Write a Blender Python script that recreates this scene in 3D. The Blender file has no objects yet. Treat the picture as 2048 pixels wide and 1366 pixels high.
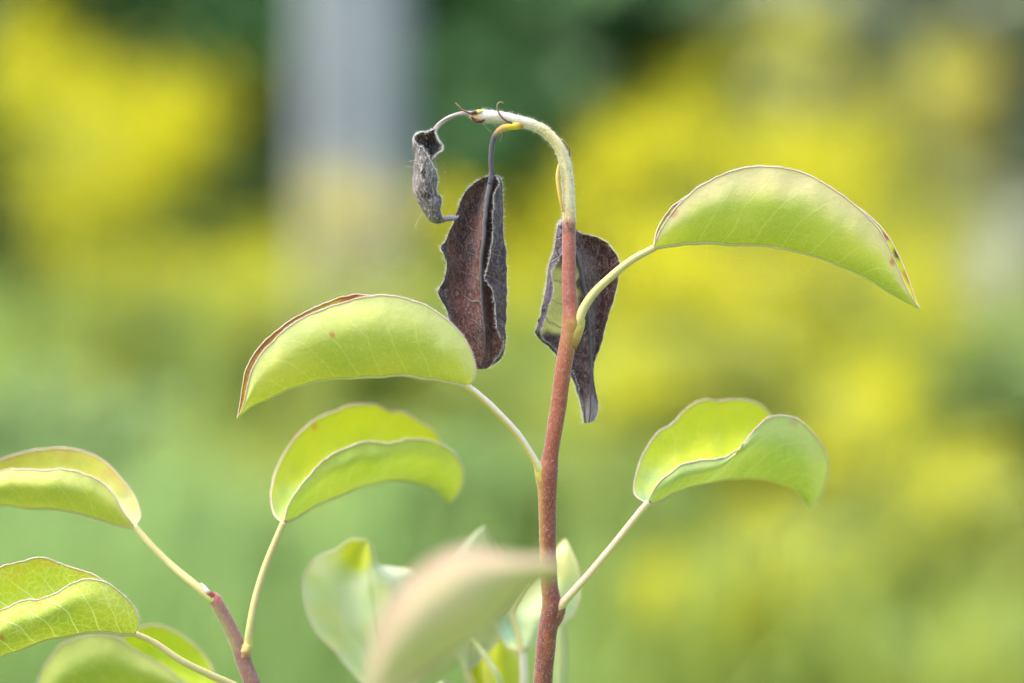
import bpy, math, random
from mathutils import Vector, Matrix, noise
random.seed(7)
RAD = math.radians
S = bpy.context.scene
COL = S.collection

# ------------------------------------------------------------------ camera
CAM_H, TILT, FOCAL, SENSOR, FOCUS = 0.75, 3.0, 100.0, 36.0, 0.57
cam_d = bpy.data.cameras.new('camera')
cam = bpy.data.objects.new('camera', cam_d)
COL.objects.link(cam)
cam.location = (0, 0, CAM_H)
cam.rotation_euler = (RAD(90 - TILT), 0, 0)
cam_d.lens, cam_d.sensor_width = FOCAL, SENSOR
cam_d.clip_start, cam_d.clip_end = 0.02, 2000
cam_d.dof.use_dof = True
cam_d.dof.focus_distance = FOCUS
cam_d.dof.aperture_fstop = 5.8
S.camera = cam

# ------------------------------------------------------------------ sky + sun
SUN_EL, SUN_AZ = 64.0, -98.0          # azimuth from +Y (away from the camera) towards +X
w = bpy.data.worlds.new('World'); S.world = w; w.use_nodes = True
nt = w.node_tree
bg = nt.nodes['Background']
sky = nt.nodes.new('ShaderNodeTexSky')
sky.sky_type = 'NISHITA'; sky.sun_disc = False
sky.sun_elevation = RAD(SUN_EL); sky.sun_rotation = RAD(SUN_AZ)
sky.dust_density = 4.0; sky.air_density = 0.8; sky.ozone_density = 0.5
nt.links.new(sky.outputs[0], bg.inputs[0])
bg.inputs[1].default_value = 0.15
sun_d = bpy.data.lights.new('sun', 'SUN'); sun = bpy.data.objects.new('sun', sun_d); COL.objects.link(sun)
sun_d.energy = 0.95; sun_d.angle = RAD(60); sun_d.color = (1.0, 0.93, 0.80)
sd = Vector((math.sin(RAD(SUN_AZ)) * math.cos(RAD(SUN_EL)), math.cos(RAD(SUN_AZ)) * math.cos(RAD(SUN_EL)), math.sin(RAD(SUN_EL))))
sun.rotation_euler = (-sd).to_track_quat('-Z', 'Y').to_euler()

S.view_settings.view_transform = 'Standard'
S.view_settings.look = 'None'
S.view_settings.gamma = 1.0
S.view_settings.exposure = 2.3
S.render.engine = 'CYCLES'
S.cycles.use_denoising = True
S.cycles.max_bounces = 7
S.cycles.transmission_bounces = 8
S.cycles.diffuse_bounces = 4

# ------------------------------------------------------------------ helpers
RIGHT = Vector((1, 0, 0))
FWD = Vector((0, math.cos(RAD(TILT)), -math.sin(RAD(TILT))))
UP = Vector((0, math.sin(RAD(TILT)), math.cos(RAD(TILT))))
ORG = Vector((0, 0, CAM_H))

def at(px, py, z):
    """world point seen at photo pixel (px, py) at z metres along the view axis"""
    k = SENSOR / FOCAL * z / 2048.0
    return ORG + FWD * z + RIGHT * ((px - 1024) * k) - UP * ((py - 683) * k)

def P(p):
    return at(p[0], p[1], FOCUS + p[2] / 1000.0)

def cr(a, b, c, d, t):
    return 0.5 * ((2 * b) + (c - a) * t + (2 * a - 5 * b + 4 * c - d) * t * t + (3 * b - a - 3 * c + d) * t ** 3)

def spline(pts, n):
    """resample control points to n points, even along their length"""
    pts = [Vector(p) for p in pts]
    q = [pts[0] * 2 - pts[1]] + pts + [pts[-1] * 2 - pts[-2]]
    fine = []
    for i in range(1, len(q) - 2):
        for k in range(12):
            fine.append(cr(q[i - 1], q[i], q[i + 1], q[i + 2], k / 12))
    fine.append(pts[-1].copy())
    L = [0.0]
    for a, b in zip(fine, fine[1:]):
        L.append(L[-1] + (b.xyz - a.xyz).length if len(a) > 2 else L[-1])
    out, j = [], 0
    for i in range(n):
        s = L[-1] * i / (n - 1)
        while j < len(L) - 2 and L[j + 1] < s:
            j += 1
        f = 0 if L[j + 1] == L[j] else (s - L[j]) / (L[j + 1] - L[j])
        out.append(fine[j].lerp(fine[j + 1], min(1, max(0, f))))
    return out

def mix(a, b, f):
    f = min(1, max(0, f))
    return tuple(x + (y - x) * f for x, y in zip(a, b))

def sstep(a, b, x):
    t = min(1, max(0, (x - a) / (b - a)))
    return t * t * (3 - 2 * t)

def nz(x, y, z=0.0):
    return noise.noise(Vector((x, y, z)))

def ramp(stops, x):
    if x <= stops[0][0]: return stops[0][1]
    for (a, ca), (b, cb) in zip(stops, stops[1:]):
        if x <= b: return mix(ca, cb, (x - a) / (b - a))
    return stops[-1][1]

def mesh_obj(name, verts, faces, mat, parent=None, uvs=None, colA=None, colB=None, smooth=True):
    me = bpy.data.meshes.new(name)
    me.from_pydata([tuple(v) for v in verts], [], faces)
    if smooth:
        me.polygons.foreach_set('use_smooth', [True] * len(me.polygons))
    if uvs is not None:
        uv = me.uv_layers.new(name='UVMap')
        for l in me.loops: uv.data[l.index].uv = uvs[l.vertex_index]
    for nm, c in (('ColA', colA), ('ColB', colB)):
        if c is not None:
            at_ = me.attributes.new(nm, 'FLOAT_COLOR', 'POINT')
            at_.data.foreach_set('color', [x for k in c for x in (k[0], k[1], k[2], 1.0)])
    me.materials.append(mat)
    me.update()
    o = bpy.data.objects.new(name, me)
    COL.objects.link(o)
    if parent is not None:
        o.parent = parent
        o.matrix_parent_inverse = parent.matrix_world.inverted()
    return o

def empty(name, loc):
    o = bpy.data.objects.new(name, None)
    COL.objects.link(o)
    o.location = loc
    o.empty_display_size = 0.02
    o.matrix_world = Matrix.Translation(loc)
    return o

def tag(o, label=None, cat=None, group=None, kind=None):
    if label: o['label'] = label
    if cat: o['category'] = cat
    if group: o['group'] = group
    if kind: o['kind'] = kind
    return o

# ------------------------------------------------------------------ node materials
class NT:
    def __init__(s, name):
        s.m = bpy.data.materials.new(name); s.m.use_nodes = True
        s.t = s.m.node_tree; s.t.nodes.clear()
        s.out = s.t.nodes.new('ShaderNodeOutputMaterial')
    def n(s, typ, **kw):
        nd = s.t.nodes.new(typ)
        for k, v in kw.items(): setattr(nd, k, v)
        return nd
    def set(s, sock, v):
        if isinstance(v, bpy.types.NodeSocket): s.t.links.new(v, sock)
        elif v is not None:
            if hasattr(sock.default_value, '__len__') and not hasattr(v, '__len__'): v = (v, v, v, 1)[:len(sock.default_value)]
            if hasattr(v, '__len__') and len(sock.default_value) == 4 and len(v) == 3: v = (*v, 1)
            sock.default_value = v
    def math(s, op, a, b=None, clamp=False):
        nd = s.n('ShaderNodeMath', operation=op, use_clamp=clamp)
        s.set(nd.inputs[0], a)
        if b is not None: s.set(nd.inputs[1], b)
        return nd.outputs[0]
    def mixc(s, f, a, b, blend='MIX'):
        nd = s.n('ShaderNodeMix', data_type='RGBA', blend_type=blend)
        s.set(nd.inputs[0], f); s.set(nd.inputs[6], a); s.set(nd.inputs[7], b)
        return nd.outputs[2]
    def noise(s, scale, detail=3, rough=0.5, vec=None, dist=0.0):
        nd = s.n('ShaderNodeTexNoise')
        nd.inputs['Scale'].default_value = scale; nd.inputs['Detail'].default_value = detail
        nd.inputs['Roughness'].default_value = rough; nd.inputs['Distortion'].default_value = dist
        if vec is None: vec = s.n('ShaderNodeTexCoord').outputs['Object']
        s.set(nd.inputs['Vector'], vec)
        return nd.outputs['Fac']
    def rng(s, v, a, b, c=0.0, d=1.0):
        nd = s.n('ShaderNodeMapRange'); nd.interpolation_type = 'SMOOTHSTEP'
        s.set(nd.inputs[0], v)
        for i, x in enumerate((a, b, c, d)): nd.inputs[i + 1].default_value = x
        return nd.outputs[0]
    def attr(s, name):
        return s.n('ShaderNodeAttribute', attribute_name=name).outputs['Color']
    def bump(s, h, strength, dist):
        nd = s.n('ShaderNodeBump'); nd.inputs['Strength'].default_value = strength
        nd.inputs['Distance'].default_value = dist; s.set(nd.inputs['Height'], h)
        return nd.outputs[0]
    def bsdf(s, col, rough=0.5, spec=0.3, normal=None, sheen=0.0, trans=0.0, tcol=None, sheen_tint=(1, 1, 1)):
        p = s.n('ShaderNodeBsdfPrincipled')
        s.set(p.inputs['Base Color'], col); s.set(p.inputs['Roughness'], rough)
        p.inputs['Specular IOR Level'].default_value = spec
        p.inputs['Sheen Weight'].default_value = sheen
        p.inputs['Sheen Roughness'].default_value = 0.4
        s.set(p.inputs['Sheen Tint'], sheen_tint)
        if normal is not None: s.set(p.inputs['Normal'], normal)
        sh = p.outputs[0]
        if trans > 0:
            tr = s.n('ShaderNodeBsdfTranslucent'); s.set(tr.inputs[0], tcol if tcol is not None else col)
            mx = s.n('ShaderNodeMixShader'); mx.inputs[0].default_value = trans
            s.t.links.new(sh, mx.inputs[1]); s.t.links.new(tr.outputs[0], mx.inputs[2]); sh = mx.outputs[0]
        s.t.links.new(sh, s.out.inputs[0])
        return s.m

def mat_green_leaf(name='living_leaf', vk=0.11, nk=0.05, tr=0.24, tt=(1.0, 0.98, 0.25)):
    s = NT(name)
    geo = s.n('ShaderNodeNewGeometry').outputs['Backfacing']
    base = s.mixc(geo, s.attr('ColA'), s.attr('ColB'))
    uv = s.n('ShaderNodeUVMap').outputs[0]
    sep = s.n('ShaderNodeSeparateXYZ'); s.set(sep.inputs[0], uv)
    a = s.math('ABSOLUTE', s.math('SUBTRACT', s.math('MULTIPLY', sep.outputs[0], 2.0), 1.0))
    wob = s.math('MULTIPLY', s.math('SUBTRACT', s.noise(110, 1), 0.5), 0.5)
    ph = s.math('ADD', s.math('SUBTRACT', s.math('MULTIPLY', sep.outputs[1], 10.0), s.math('MULTIPLY', s.math('POWER', a, 1.3), 2.1)), wob)
    fr = s.math('ABSOLUTE', s.math('SUBTRACT', s.math('FRACT', ph), 0.5))
    vein = s.rng(fr, 0.0, 0.055, 1.0, 0.0)
    fade = s.rng(a, 0.55, 0.98, 1.0, 0.1)
    vein = s.math('MULTIPLY', vein, fade)
    vo = s.n('ShaderNodeTexVoronoi', feature='DISTANCE_TO_EDGE'); vo.inputs['Scale'].default_value = 620
    s.set(vo.inputs['Vector'], s.n('ShaderNodeTexCoord').outputs['Object'])
    net = s.rng(vo.outputs['Distance'], 0.0, 0.09, 1.0, 0.0)
    mott = s.rng(s.noise(190, 4, 0.6), 0.3, 0.7)
    fine = s.noise(2600, 2, 0.6)
    c = s.mixc(s.math('MULTIPLY', mott, 0.30), base, s.mixc(1.0, base, (0.80, 0.92, 0.72), 'MULTIPLY'))
    c = s.mixc(s.math('MULTIPLY', net, nk), c, (0.62, 0.66, 0.30))
    c = s.mixc(s.math('MULTIPLY', vein, vk), c, (0.66, 0.70, 0.36))
    c = s.mixc(s.math('MULTIPLY', s.rng(fine, 0.5, 0.75), 0.08), c, (0.75, 0.76, 0.62))
    h = s.math('ADD', s.math('MULTIPLY', vein, vk * 2.0), s.math('ADD', s.math('MULTIPLY', net, nk), s.math('MULTIPLY', mott, 1.0)))
    nrm = s.bump(h, 0.45, 0.00025)
    tc = s.mixc(1.0, c, tt, 'MULTIPLY')
    return s.bsdf(c, 0.65, 0.2, nrm, 0.22, tr, tc)

def mat_dead_leaf(name='withered_leaf_tissue', fk=0.62, fc=(0.29, 0.215, 0.20)):
    s = NT(name)
    geo = s.n('ShaderNodeNewGeometry').outputs['Backfacing']
    base = s.mixc(geo, s.attr('ColA'), s.attr('ColB'))
    uv = s.n('ShaderNodeUVMap').outputs[0]
    sep = s.n('ShaderNodeSeparateXYZ'); s.set(sep.inputs[0], uv)
    a = s.math('ABSOLUTE', s.math('SUBTRACT', s.math('MULTIPLY', sep.outputs[0], 2.0), 1.0))
    ph = s.math('ADD', s.math('ADD', s.math('MULTIPLY', sep.outputs[1], 9.0), s.math('MULTIPLY', a, 1.6)), s.math('MULTIPLY', s.noise(140, 2), 1.0))
    fr = s.math('ABSOLUTE', s.math('SUBTRACT', s.math('FRACT', ph), 0.5))
    vein = s.rng(fr, 0.0, 0.05, 1.0, 0.0)
    mott = s.rng(s.noise(300, 5, 0.65), 0.3, 0.7)
    mp = s.n('ShaderNodeMapping'); mp.inputs['Scale'].default_value = (1.0, 1.0, 0.45)
    s.set(mp.inputs[0], s.n('ShaderNodeTexCoord').outputs['Object'])
    fib = s.noise(2300, 4, 0.75, mp.outputs[0], 0.8)
    sg = s.n('ShaderNodeSeparateColor'); s.set(sg.inputs[0], base)
    dead_ = s.rng(sg.outputs[1], 0.25, 0.5, 1.0, 0.15)     # living tissue carries less felt and browning
    c = s.mixc(s.math('MULTIPLY', s.math('MULTIPLY', mott, 0.55), dead_), base, s.mixc(1.0, base, (0.40, 0.30, 0.32), 'MULTIPLY'))
    c = s.mixc(s.math('MULTIPLY', vein, 0.42), c, (0.30, 0.25, 0.235))
    c = s.mixc(s.math('MULTIPLY', s.math('MULTIPLY', s.rng(fib, 0.47, 0.66), fk), dead_), c, fc)
    h = s.math('ADD', s.math('MULTIPLY', vein, 0.8), s.math('ADD', s.math('MULTIPLY', mott, 0.9), s.math('MULTIPLY', fib, 0.6)))
    return s.bsdf(c, 0.75, 0.15, s.bump(h, 0.9, 0.0005), 0.08, 0.05)

def mat_stem():
    s = NT('downy_stem_bark')
    base = s.attr('ColA')
    mp = s.n('ShaderNodeMapping'); mp.inputs['Scale'].default_value = (1.0, 1.0, 0.3)
    s.set(mp.inputs[0], s.n('ShaderNodeTexCoord').outputs['Object'])
    fib = s.noise(4200, 3, 0.7, mp.outputs[0], 0.5)
    mott = s.rng(s.noise(420, 4, 0.6), 0.3, 0.7)
    len_ = s.rng(s.noise(900, 2, 0.5), 0.68, 0.76)
    c = s.mixc(s.math('MULTIPLY', mott, 0.38), base, s.mixc(1.0, base, (0.66, 0.50, 0.44), 'MULTIPLY'))
    c = s.mixc(s.math('MULTIPLY', s.rng(fib, 0.46, 0.68), 0.18), c, (0.46, 0.35, 0.26))
    c = s.mixc(s.math('MULTIPLY', len_, 0.6), c, (0.06, 0.03, 0.02))
    h = s.math('ADD', s.math('MULTIPLY', mott, 1.0), fib)
    return s.bsdf(c, 0.55, 0.3, s.bump(h, 0.5, 0.0002), 0.25)

def mat_attr(name, rough=0.6, spec=0.2, sheen=0.0, trans=0.0, scale=900, amt=0.35):
    s = NT(name)
    base = s.attr('ColA')
    n_ = s.rng(s.noise(scale, 3, 0.6), 0.3, 0.7)
    c = s.mixc(s.math('MULTIPLY', n_, amt), base, s.mixc(1.0, base, (0.6, 0.6, 0.6), 'MULTIPLY'))
    return s.bsdf(c, rough, spec, None, sheen, trans)

def mat_flat(name, c1, c2, scale, rough=0.7, spec=0.15, trans=0.0, tint=None, sheen=0.0):
    s = NT(name)
    f = s.rng(s.noise(scale, 4, 0.6), 0.3, 0.7)
    c = s.mixc(f, c1, c2)
    return s.bsdf(c, rough, spec, None, sheen, trans, tint)

M_LEAF = mat_green_leaf()
M_LEAFV = mat_green_leaf('veined_leaf', 0.5, 0.25)
M_LEAFP = mat_green_leaf('pale_downy_leaf', 0.15, 0.03, 0.15, (1, 1, 0.8))
M_DEAD = mat_dead_leaf()
M_DEADG = mat_dead_leaf('grey_felted_leaf_tissue', 0.95, (0.42, 0.40, 0.38))
M_STEM = mat_stem()
M_PET = mat_attr('downy_petiole_skin', 0.6, 0.2, 0.12, 0.12, 1500, 0.25)
M_EDGE = mat_attr('downy_leaf_margin', 0.7, 0.15, 0.5, 0.15, 2500, 0.35)
M_HAIR = mat_flat('white_plant_down', (0.78, 0.77, 0.74), (0.66, 0.64, 0.62), 400, 0.6, 0.2, 0.4)
M_HAIRG = mat_flat('grey_plant_down', (0.38, 0.32, 0.31), (0.22, 0.18, 0.18), 400, 0.6, 0.2, 0.3)
M_STIP = mat_attr('dry_stipule_skin', 0.7, 0.2, 0.2, 0.0, 1500, 0.3)

# ------------------------------------------------------------------ plant building
def tube(name, ctrl, mat, parent, colf, seg=14, n=70, rough_amp=0.05, cap=True):
    """ctrl: (px, py, depth_mm, radius_px); colf(t, ang, px, py) -> colour"""
    pts4 = spline([Vector((c[0], c[1], c[2], c[3])) for c in ctrl], n)
    pos = [P(p) for p in pts4]
    V, F, C, U = [], [], [], []
    B0 = None
    for i, p in enumerate(pts4):
        T = (pos[min(i + 1, n - 1)] - pos[max(i - 1, 0)]).normalized()
        B = FWD.cross(T)
        if B.length < 0.15 and B0: B = B0
        B.normalize(); B0 = B
        Cc = T.cross(B)
        if Cc.dot(FWD) > 0: Cc = -Cc
        r = max(0.05, p[3]) * SENSOR / FOCAL * (FOCUS + p[2] / 1000) / 2048
        for k in range(seg):
            a = 2 * math.pi * k / seg
            rr = r * (1 + rough_amp * nz(i * 0.35 + 11, math.cos(a) * 1.3, math.sin(a) * 1.3 + ctrl[0][0]))
            V.append(pos[i] + (B * math.cos(a) + Cc * math.sin(a)) * rr)
            C.append(colf(i / (n - 1), a, p[0], p[1])); U.append((k / seg, i / (n - 1)))
        if i:
            o = (i - 1) * seg
            for k in range(seg):
                k2 = (k + 1) % seg
                F.append((o + k, o + k2, o + seg + k2, o + seg + k))
    if cap:
        for i, rev in ((0, True), (n - 1, False)):
            V.append(pos[i]); C.append(C[i * seg]); U.append((0.5, i / (n - 1)))
            for k in range(seg):
                k2 = (k + 1) % seg
                F.append((i * seg + k2, i * seg + k, len(V) - 1) if rev else (i * seg + k, i * seg + k2, len(V) - 1))
    return mesh_obj(name, V, F, mat, parent, U, C)

def loft(rails, nt_, nu, par=None):
    """rails: lists of (px, py, depth_mm), all from base to tip -> grid of world points + grid of photo points"""
    R = [spline([Vector(p) for p in r], nt_) for r in rails]
    K = len(R)
    par = par or [i / (K - 1) for i in range(K)]
    G = []
    for i in range(nt_):
        q = [R[k][i] for k in range(K)]
        q = [q[0] * 2 - q[1]] + q + [q[-1] * 2 - q[-2]]
        row = []
        for j in range(nu):
            u = j / (nu - 1)
            k = 0
            while k < K - 2 and par[k + 1] < u: k += 1
            f = (u - par[k]) / (par[k + 1] - par[k])
            row.append(cr(q[k], q[k + 1], q[k + 2], q[k + 3], f))
        G.append(row)
    return G

def sheet(name, G, mat, parent, colA, colB, wrinkle=0.0, wscale=250.0, flip=False, seed=0.0, wrow=None):
    nt_, nu = len(G), len(G[0])
    W = [[P(p) for p in row] for row in G]
    V, C1, C2, U = [], [], [], []
    for i in range(nt_):
        for j in range(nu):
            p = W[i][j]
            if wrinkle:
                nv = (W[min(i + 1, nt_ - 1)][j] - W[max(i - 1, 0)][j]).cross(W[i][min(j + 1, nu - 1)] - W[i][max(j - 1, 0)])
                if nv.length > 1e-12:
                    nv.normalize()
                    s_ = wrinkle * (nz(p.x * wscale + seed, p.y * wscale, p.z * wscale * 0.6) + 0.5 * nz(p.x * wscale * 2.3, p.y * wscale * 2.3 + seed, p.z * wscale * 1.6))
                    ends = min(1.0, 8.0 * min(i, nt_ - 1 - i) / nt_)
                    p = p + nv * s_ * ends * (wrow if wrow is not None else 1.0)
                    W[i][j] = p
            V.append(p)
            t, s = i / (nt_ - 1), 2 * j / (nu - 1) - 1
            g = G[i][j]
            C1.append(colA(s, t, g[0], g[1])); C2.append(colB(s, t, g[0], g[1])); U.append((0.5 + 0.5 * s, t))
    F = []
    for i in range(nt_ - 1):
        for j in range(nu - 1):
            a, b, c, d = i * nu + j, i * nu + j + 1, (i + 1) * nu + j + 1, (i + 1) * nu + j
            F.append((d, c, b, a) if flip else (a, b, c, d))
    o = mesh_obj(name, V, F, mat, parent, U, C1, C2)
    return o, W

def down(name, o, count, length, width, mat, parent, edge_pts=None, edge_count=0, lean=0.5, side=0, gravity=0.0):
    """fine plant hairs: thin triangles on a mesh's faces and along a list of edge points"""
    me = o.data
    V, F = [], []
    polys = me.polygons
    areas, tot = [], 0.0
    for p in polys:
        tot += p.area; areas.append(tot)
    import bisect
    def hair(p, nrm, L):
        d = (nrm + Vector((random.gauss(0, lean), random.gauss(0, lean), random.gauss(0, lean) - gravity))).normalized()
        sd_ = d.cross(Vector((random.gauss(0, 1), random.gauss(0, 1), random.gauss(0, 1)))).normalized() * width * 0.5
        bend = Vector((random.gauss(0, .35), random.gauss(0, .35), random.gauss(0, .35))) * L
        m = p + d * L * 0.55 + bend * 0.25
        e = p + d * L + bend
        n0 = len(V)
        V.extend((p - sd_, p + sd_, m - sd_ * 0.7, m + sd_ * 0.7, e))
        F.extend(((n0, n0 + 1, n0 + 3, n0 + 2), (n0 + 2, n0 + 3, n0 + 4)))
    for _ in range(count):
        p = polys[min(len(polys) - 1, bisect.bisect(areas, random.random() * tot))]
        vs = [me.vertices[i].co for i in p.vertices]
        a, b = random.random(), random.random()
        if len(vs) == 4: q = vs[0].lerp(vs[1], a).lerp(vs[3].lerp(vs[2], a), b)
        else:
            if a + b > 1: a, b = 1 - a, 1 - b
            q = vs[0] + (vs[1] - vs[0]) * a + (vs[2] - vs[0]) * b
        n_ = p.normal.copy()
        if side == 0 and random.random() < 0.5: n_ = -n_
        if side < 0: n_ = -n_
        hair(q, n_, length * random.uniform(0.4, 1.2))
    if edge_pts:
        for _ in range(edge_count):
            i = random.randrange(len(edge_pts) - 1)
            q, n_ = edge_pts[i]; q2, _n = edge_pts[i + 1]
            hair(q.lerp(q2, random.random()), n_, length * random.uniform(0.5, 1.4))
    h = mesh_obj(name, V, F, mat, parent, smooth=False)
    h['kind'] = 'stuff'
    return h

def world_tube(name, pts, radii, mat, parent, col, seg=8):
    V, F, C = [], [], []
    n = len(pts); up0 = None
    for i in range(n):
        T = (pts[min(i + 1, n - 1)] - pts[max(i - 1, 0)])
        if T.length < 1e-9: T = Vector((0, 0, 1))
        T.normalize()
        if up0 is None: up0 = T.orthogonal()
        up0 = (up0 - T * up0.dot(T)).normalized()
        s_ = T.cross(up0)
        for k in range(seg):
            a = 2 * math.pi * k / seg
            V.append(pts[i] + (up0 * math.cos(a) + s_ * math.sin(a)) * radii[i]); C.append(col(i / (n - 1)) if callable(col) else col)
        if i:
            o = (i - 1) * seg
            for k in range(seg):
                k2 = (k + 1) % seg
                F.append((o + k, o + k2, o + seg + k2, o + seg + k))
    return mesh_obj(name, V, F, mat, parent, None, C)

CREAM = (0.42, 0.37, 0.17)
def leaf(parent, M, N, F, dN=-5.0, dF=5.0, bulge=3.5, base_d=0.0, tip_d=0.0, abax=None, adax=None, edge=(0.53, 0.45, 0.37), edge_r=0.21,
         nt_=110, nu=31, hairs=900, petiole=None, pet_col=None, label=None, serr=2.0, seed=0.0, name='leaf', ehairs=1500, wr=0.00045, mid_r=0.45, bF=None, mat=None):
    def dep(rail, off):
        L = len(rail)
        return [(p[0], p[1], base_d + (tip_d - base_d) * (i / (L - 1)) + off * math.sin(math.pi * min(1, max(0, i / (L - 1)))) ** 0.6) for i, p in enumerate(rail)]
    def jag(rail, sd):
        r = spline([Vector(p) for p in rail], 90)
        out = []
        for i, p in enumerate(r):
            e = math.sin(math.pi * i / 89) ** 0.4
            k = serr * e * (nz(i * 0.42 + sd, sd) + 0.8 * nz(i * 0.95, sd + 5))
            out.append((p[0] + k * 0.4, p[1] + k, p[2]))
        return out
    m, n_, f = dep(M, 0), jag(dep(N, dN), seed + 1.3), jag(dep(F, dF), seed + 7.9)
    sm, sn, sf = (spline([Vector(p) for p in r], 40) for r in (m, n_, f))
    def midrail(a, b, bl, w=0.5):
        out = []
        for i, (x, y) in enumerate(zip(a, b)):
            q = x.lerp(y, w); q.z += bl * math.sin(math.pi * i / 39) ** 0.7
            out.append(tuple(q))
        return out
    nb = midrail(sm, sn, -bulge); fb = midrail(sm, sf, bulge if bF is None else bF)
    G = loft([f, fb, m, nb, n_], nt_, nu)
    # near half (high j) has to face the camera with its underside = front
    a, b, c = (P(G[nt_ // 2][int(nu * .75)]), P(G[nt_ // 2 + 1][int(nu * .75)]), P(G[nt_ // 2][int(nu * .75) + 1]))
    flip = ((c - a).cross(b - a)).dot(-FWD) < 0
    o, W = sheet(name, G, mat or M_LEAF, parent, abax, adax, wr, 130.0, flip, seed)
    if label: o['label'] = label
    ec = lambda t: mix(edge, mix(edge, (0.40, 0.19, 0.12), 0.55), 0.5 + 0.9 * nz(t * 9 + seed, seed))
    rr = lambda i, j: edge_r / 1000 * (0.7 + 0.5 * abs(nz(i * 0.9, seed + j))) * (0.35 + 0.65 * math.sin(math.pi * min(1, i / (nt_ - 1) + 0.02)) ** 0.35)
    for j in (0, nu - 1):
        world_tube('margin', [W[i][j] for i in range(nt_)], [rr(i, j) for i in range(nt_)], M_EDGE, o, ec, 7)
    c0 = nu // 2
    mp = []
    for i in range(nt_):
        inw = (W[i][c0 + 2] + W[i][c0 - 2]) * 0.5 - W[i][c0]
        mp.append(W[i][c0] - (inw.normalized() if inw.length > 1e-9 else UP) * 0.00012)
    world_tube('midrib', mp, [mid_r / 1000 * (1 - 0.8 * i / (nt_ - 1)) for i in range(nt_)], M_PET, o, lambda t: mix(CREAM, (0.45, 0.48, 0.16), t * 1.3), 8)
    ep = []
    for i in range(nt_ - 1):
        for j, jj in ((nu - 1, nu - 3),):
            d = W[i][j] - W[i][jj]
            ep.append((W[i][j], d.normalized() if d.length > 1e-9 else UP))
    if hairs: down('leaf_down', o, hairs, 0.00045, 0.000022, M_HAIR, o, ep, ehairs, 0.6, 1)
    if petiole:
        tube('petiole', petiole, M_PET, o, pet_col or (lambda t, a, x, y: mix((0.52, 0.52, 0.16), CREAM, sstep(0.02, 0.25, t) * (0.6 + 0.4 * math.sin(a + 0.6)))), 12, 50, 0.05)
    return o

# pigments and painted midrib shade of the living leaves (young pear leaves: yellow-green, pink towards the margin)
def under(g=(0.30, 0.36, 0.055), yl=(0.43, 0.45, 0.08), pink=(0.50, 0.40, 0.27), pk=0.8, spots=(), tipc=None, tipw=0.0, seed=0.0):
    def f(s, t, x, y):
        a = abs(s)
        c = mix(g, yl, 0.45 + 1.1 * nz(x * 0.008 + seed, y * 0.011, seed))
        c = mix(mix(c, (0.18, 0.25, 0.022), .6), c, sstep(0.0, 0.55, a))  # shade of the lower blade put into the colour, darker green towards the midrib
        c = mix(c, pink, pk * sstep(0.40, 1.0, a + 0.12 * nz(x * 0.02, y * 0.02 + seed)))
        for sx, sy, sr, sc, k in spots:
            c = mix(c, sc, k * (1 - sstep(0.55, 1.0, math.hypot(x - sx, y - sy) / sr)))
        if tipc: c = mix(c, tipc, tipw * sstep(0.86, 1.0, t))
        return c
    return f
def upper(g=(0.38, 0.42, 0.012), base=(0.22, 0.32, 0.11), rim=(0.50, 0.22, 0.03), rk=0.5, bk=0.9, seed=0.0, spots=()):
    def f(s, t, x, y):
        a = abs(s)
        c = mix(base, g, sstep(0.0, 0.42, t * 0.95 + 0.16 * a + 0.14 * nz(x * .03, y * .03, seed) - 0.08 + (1 - bk)))
        c = mix(c, rim, rk * sstep(0.72, 1.0, a + 0.15 * nz(x * .03 + 9, y * .03, seed)) * sstep(-0.35, 0.15, nz(x * .035, y * .035 + 4, seed)))
        for sx, sy, sr, sc, k in spots:
            c = mix(c, sc, k * (1 - sstep(0.5, 1.0, math.hypot(x - sx, y - sy) / sr)))
        return c
    return f

def ground_pt(px, d_mm):
    p = at(px, 1366, FOCUS + d_mm / 1000)
    return Vector((p.x, p.y + 0.02, 0.0))

def px_of(v):
    q = v - ORG
    z = q.dot(FWD); k = SENSOR / FOCAL * z / 2048
    return 1024 + q.dot(RIGHT) / k, 683 - q.dot(UP) / k, (z - FOCUS) * 1000

def root_ctrl(ctrl, lean=0.01):
    """continue a stem given from its lowest visible point down to the soil"""
    p0 = P(ctrl[0]); p1 = P(ctrl[1])
    out = []
    for f in (1.0, 0.6, 0.34, 0.19, 0.10, 0.05, 0.024, 0.011):
        q = Vector((p0.x + (p0.x - p1.x) * 1.2 * f, p0.y + lean * f, p0.z * (1 - f) - (0.01 if f == 1.0 else 0)))
        x, y, d = px_of(q)
        out.append((x, y, d, ctrl[0][3] * (1 + 0.9 * f)))
    return out + ctrl
# ------------------------------------------------------------------ ground
def terrain(x, y):
    return 0.02 * nz(x * 0.5, y * 0.5) + 0.010 * nz(x * 1.7, y * 1.7, 3) if abs(x) < 60 and abs(y) < 60 else 0.0
gx = [-600, -200, -60] + [-20 + i for i in range(41)] + [60, 200, 600]
gy = [-100, -20] + [-4 + i * 0.8 for i in range(51)] + [60, 200, 700]
V = [(x, y, terrain(x, y) - 0.012) for y in gy for x in gx]
F = [(j * len(gx) + i, j * len(gx) + i + 1, (j + 1) * len(gx) + i + 1, (j + 1) * len(gx) + i) for j in range(len(gy) - 1) for i in range(len(gx) - 1)]
M_SOIL = mat_flat('meadow_soil', (0.17, 0.22, 0.06), (0.12, 0.15, 0.05), 3.0, 0.9, 0.05)
tag(mesh_obj('ground', V, F, M_SOIL), kind='structure')

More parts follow.
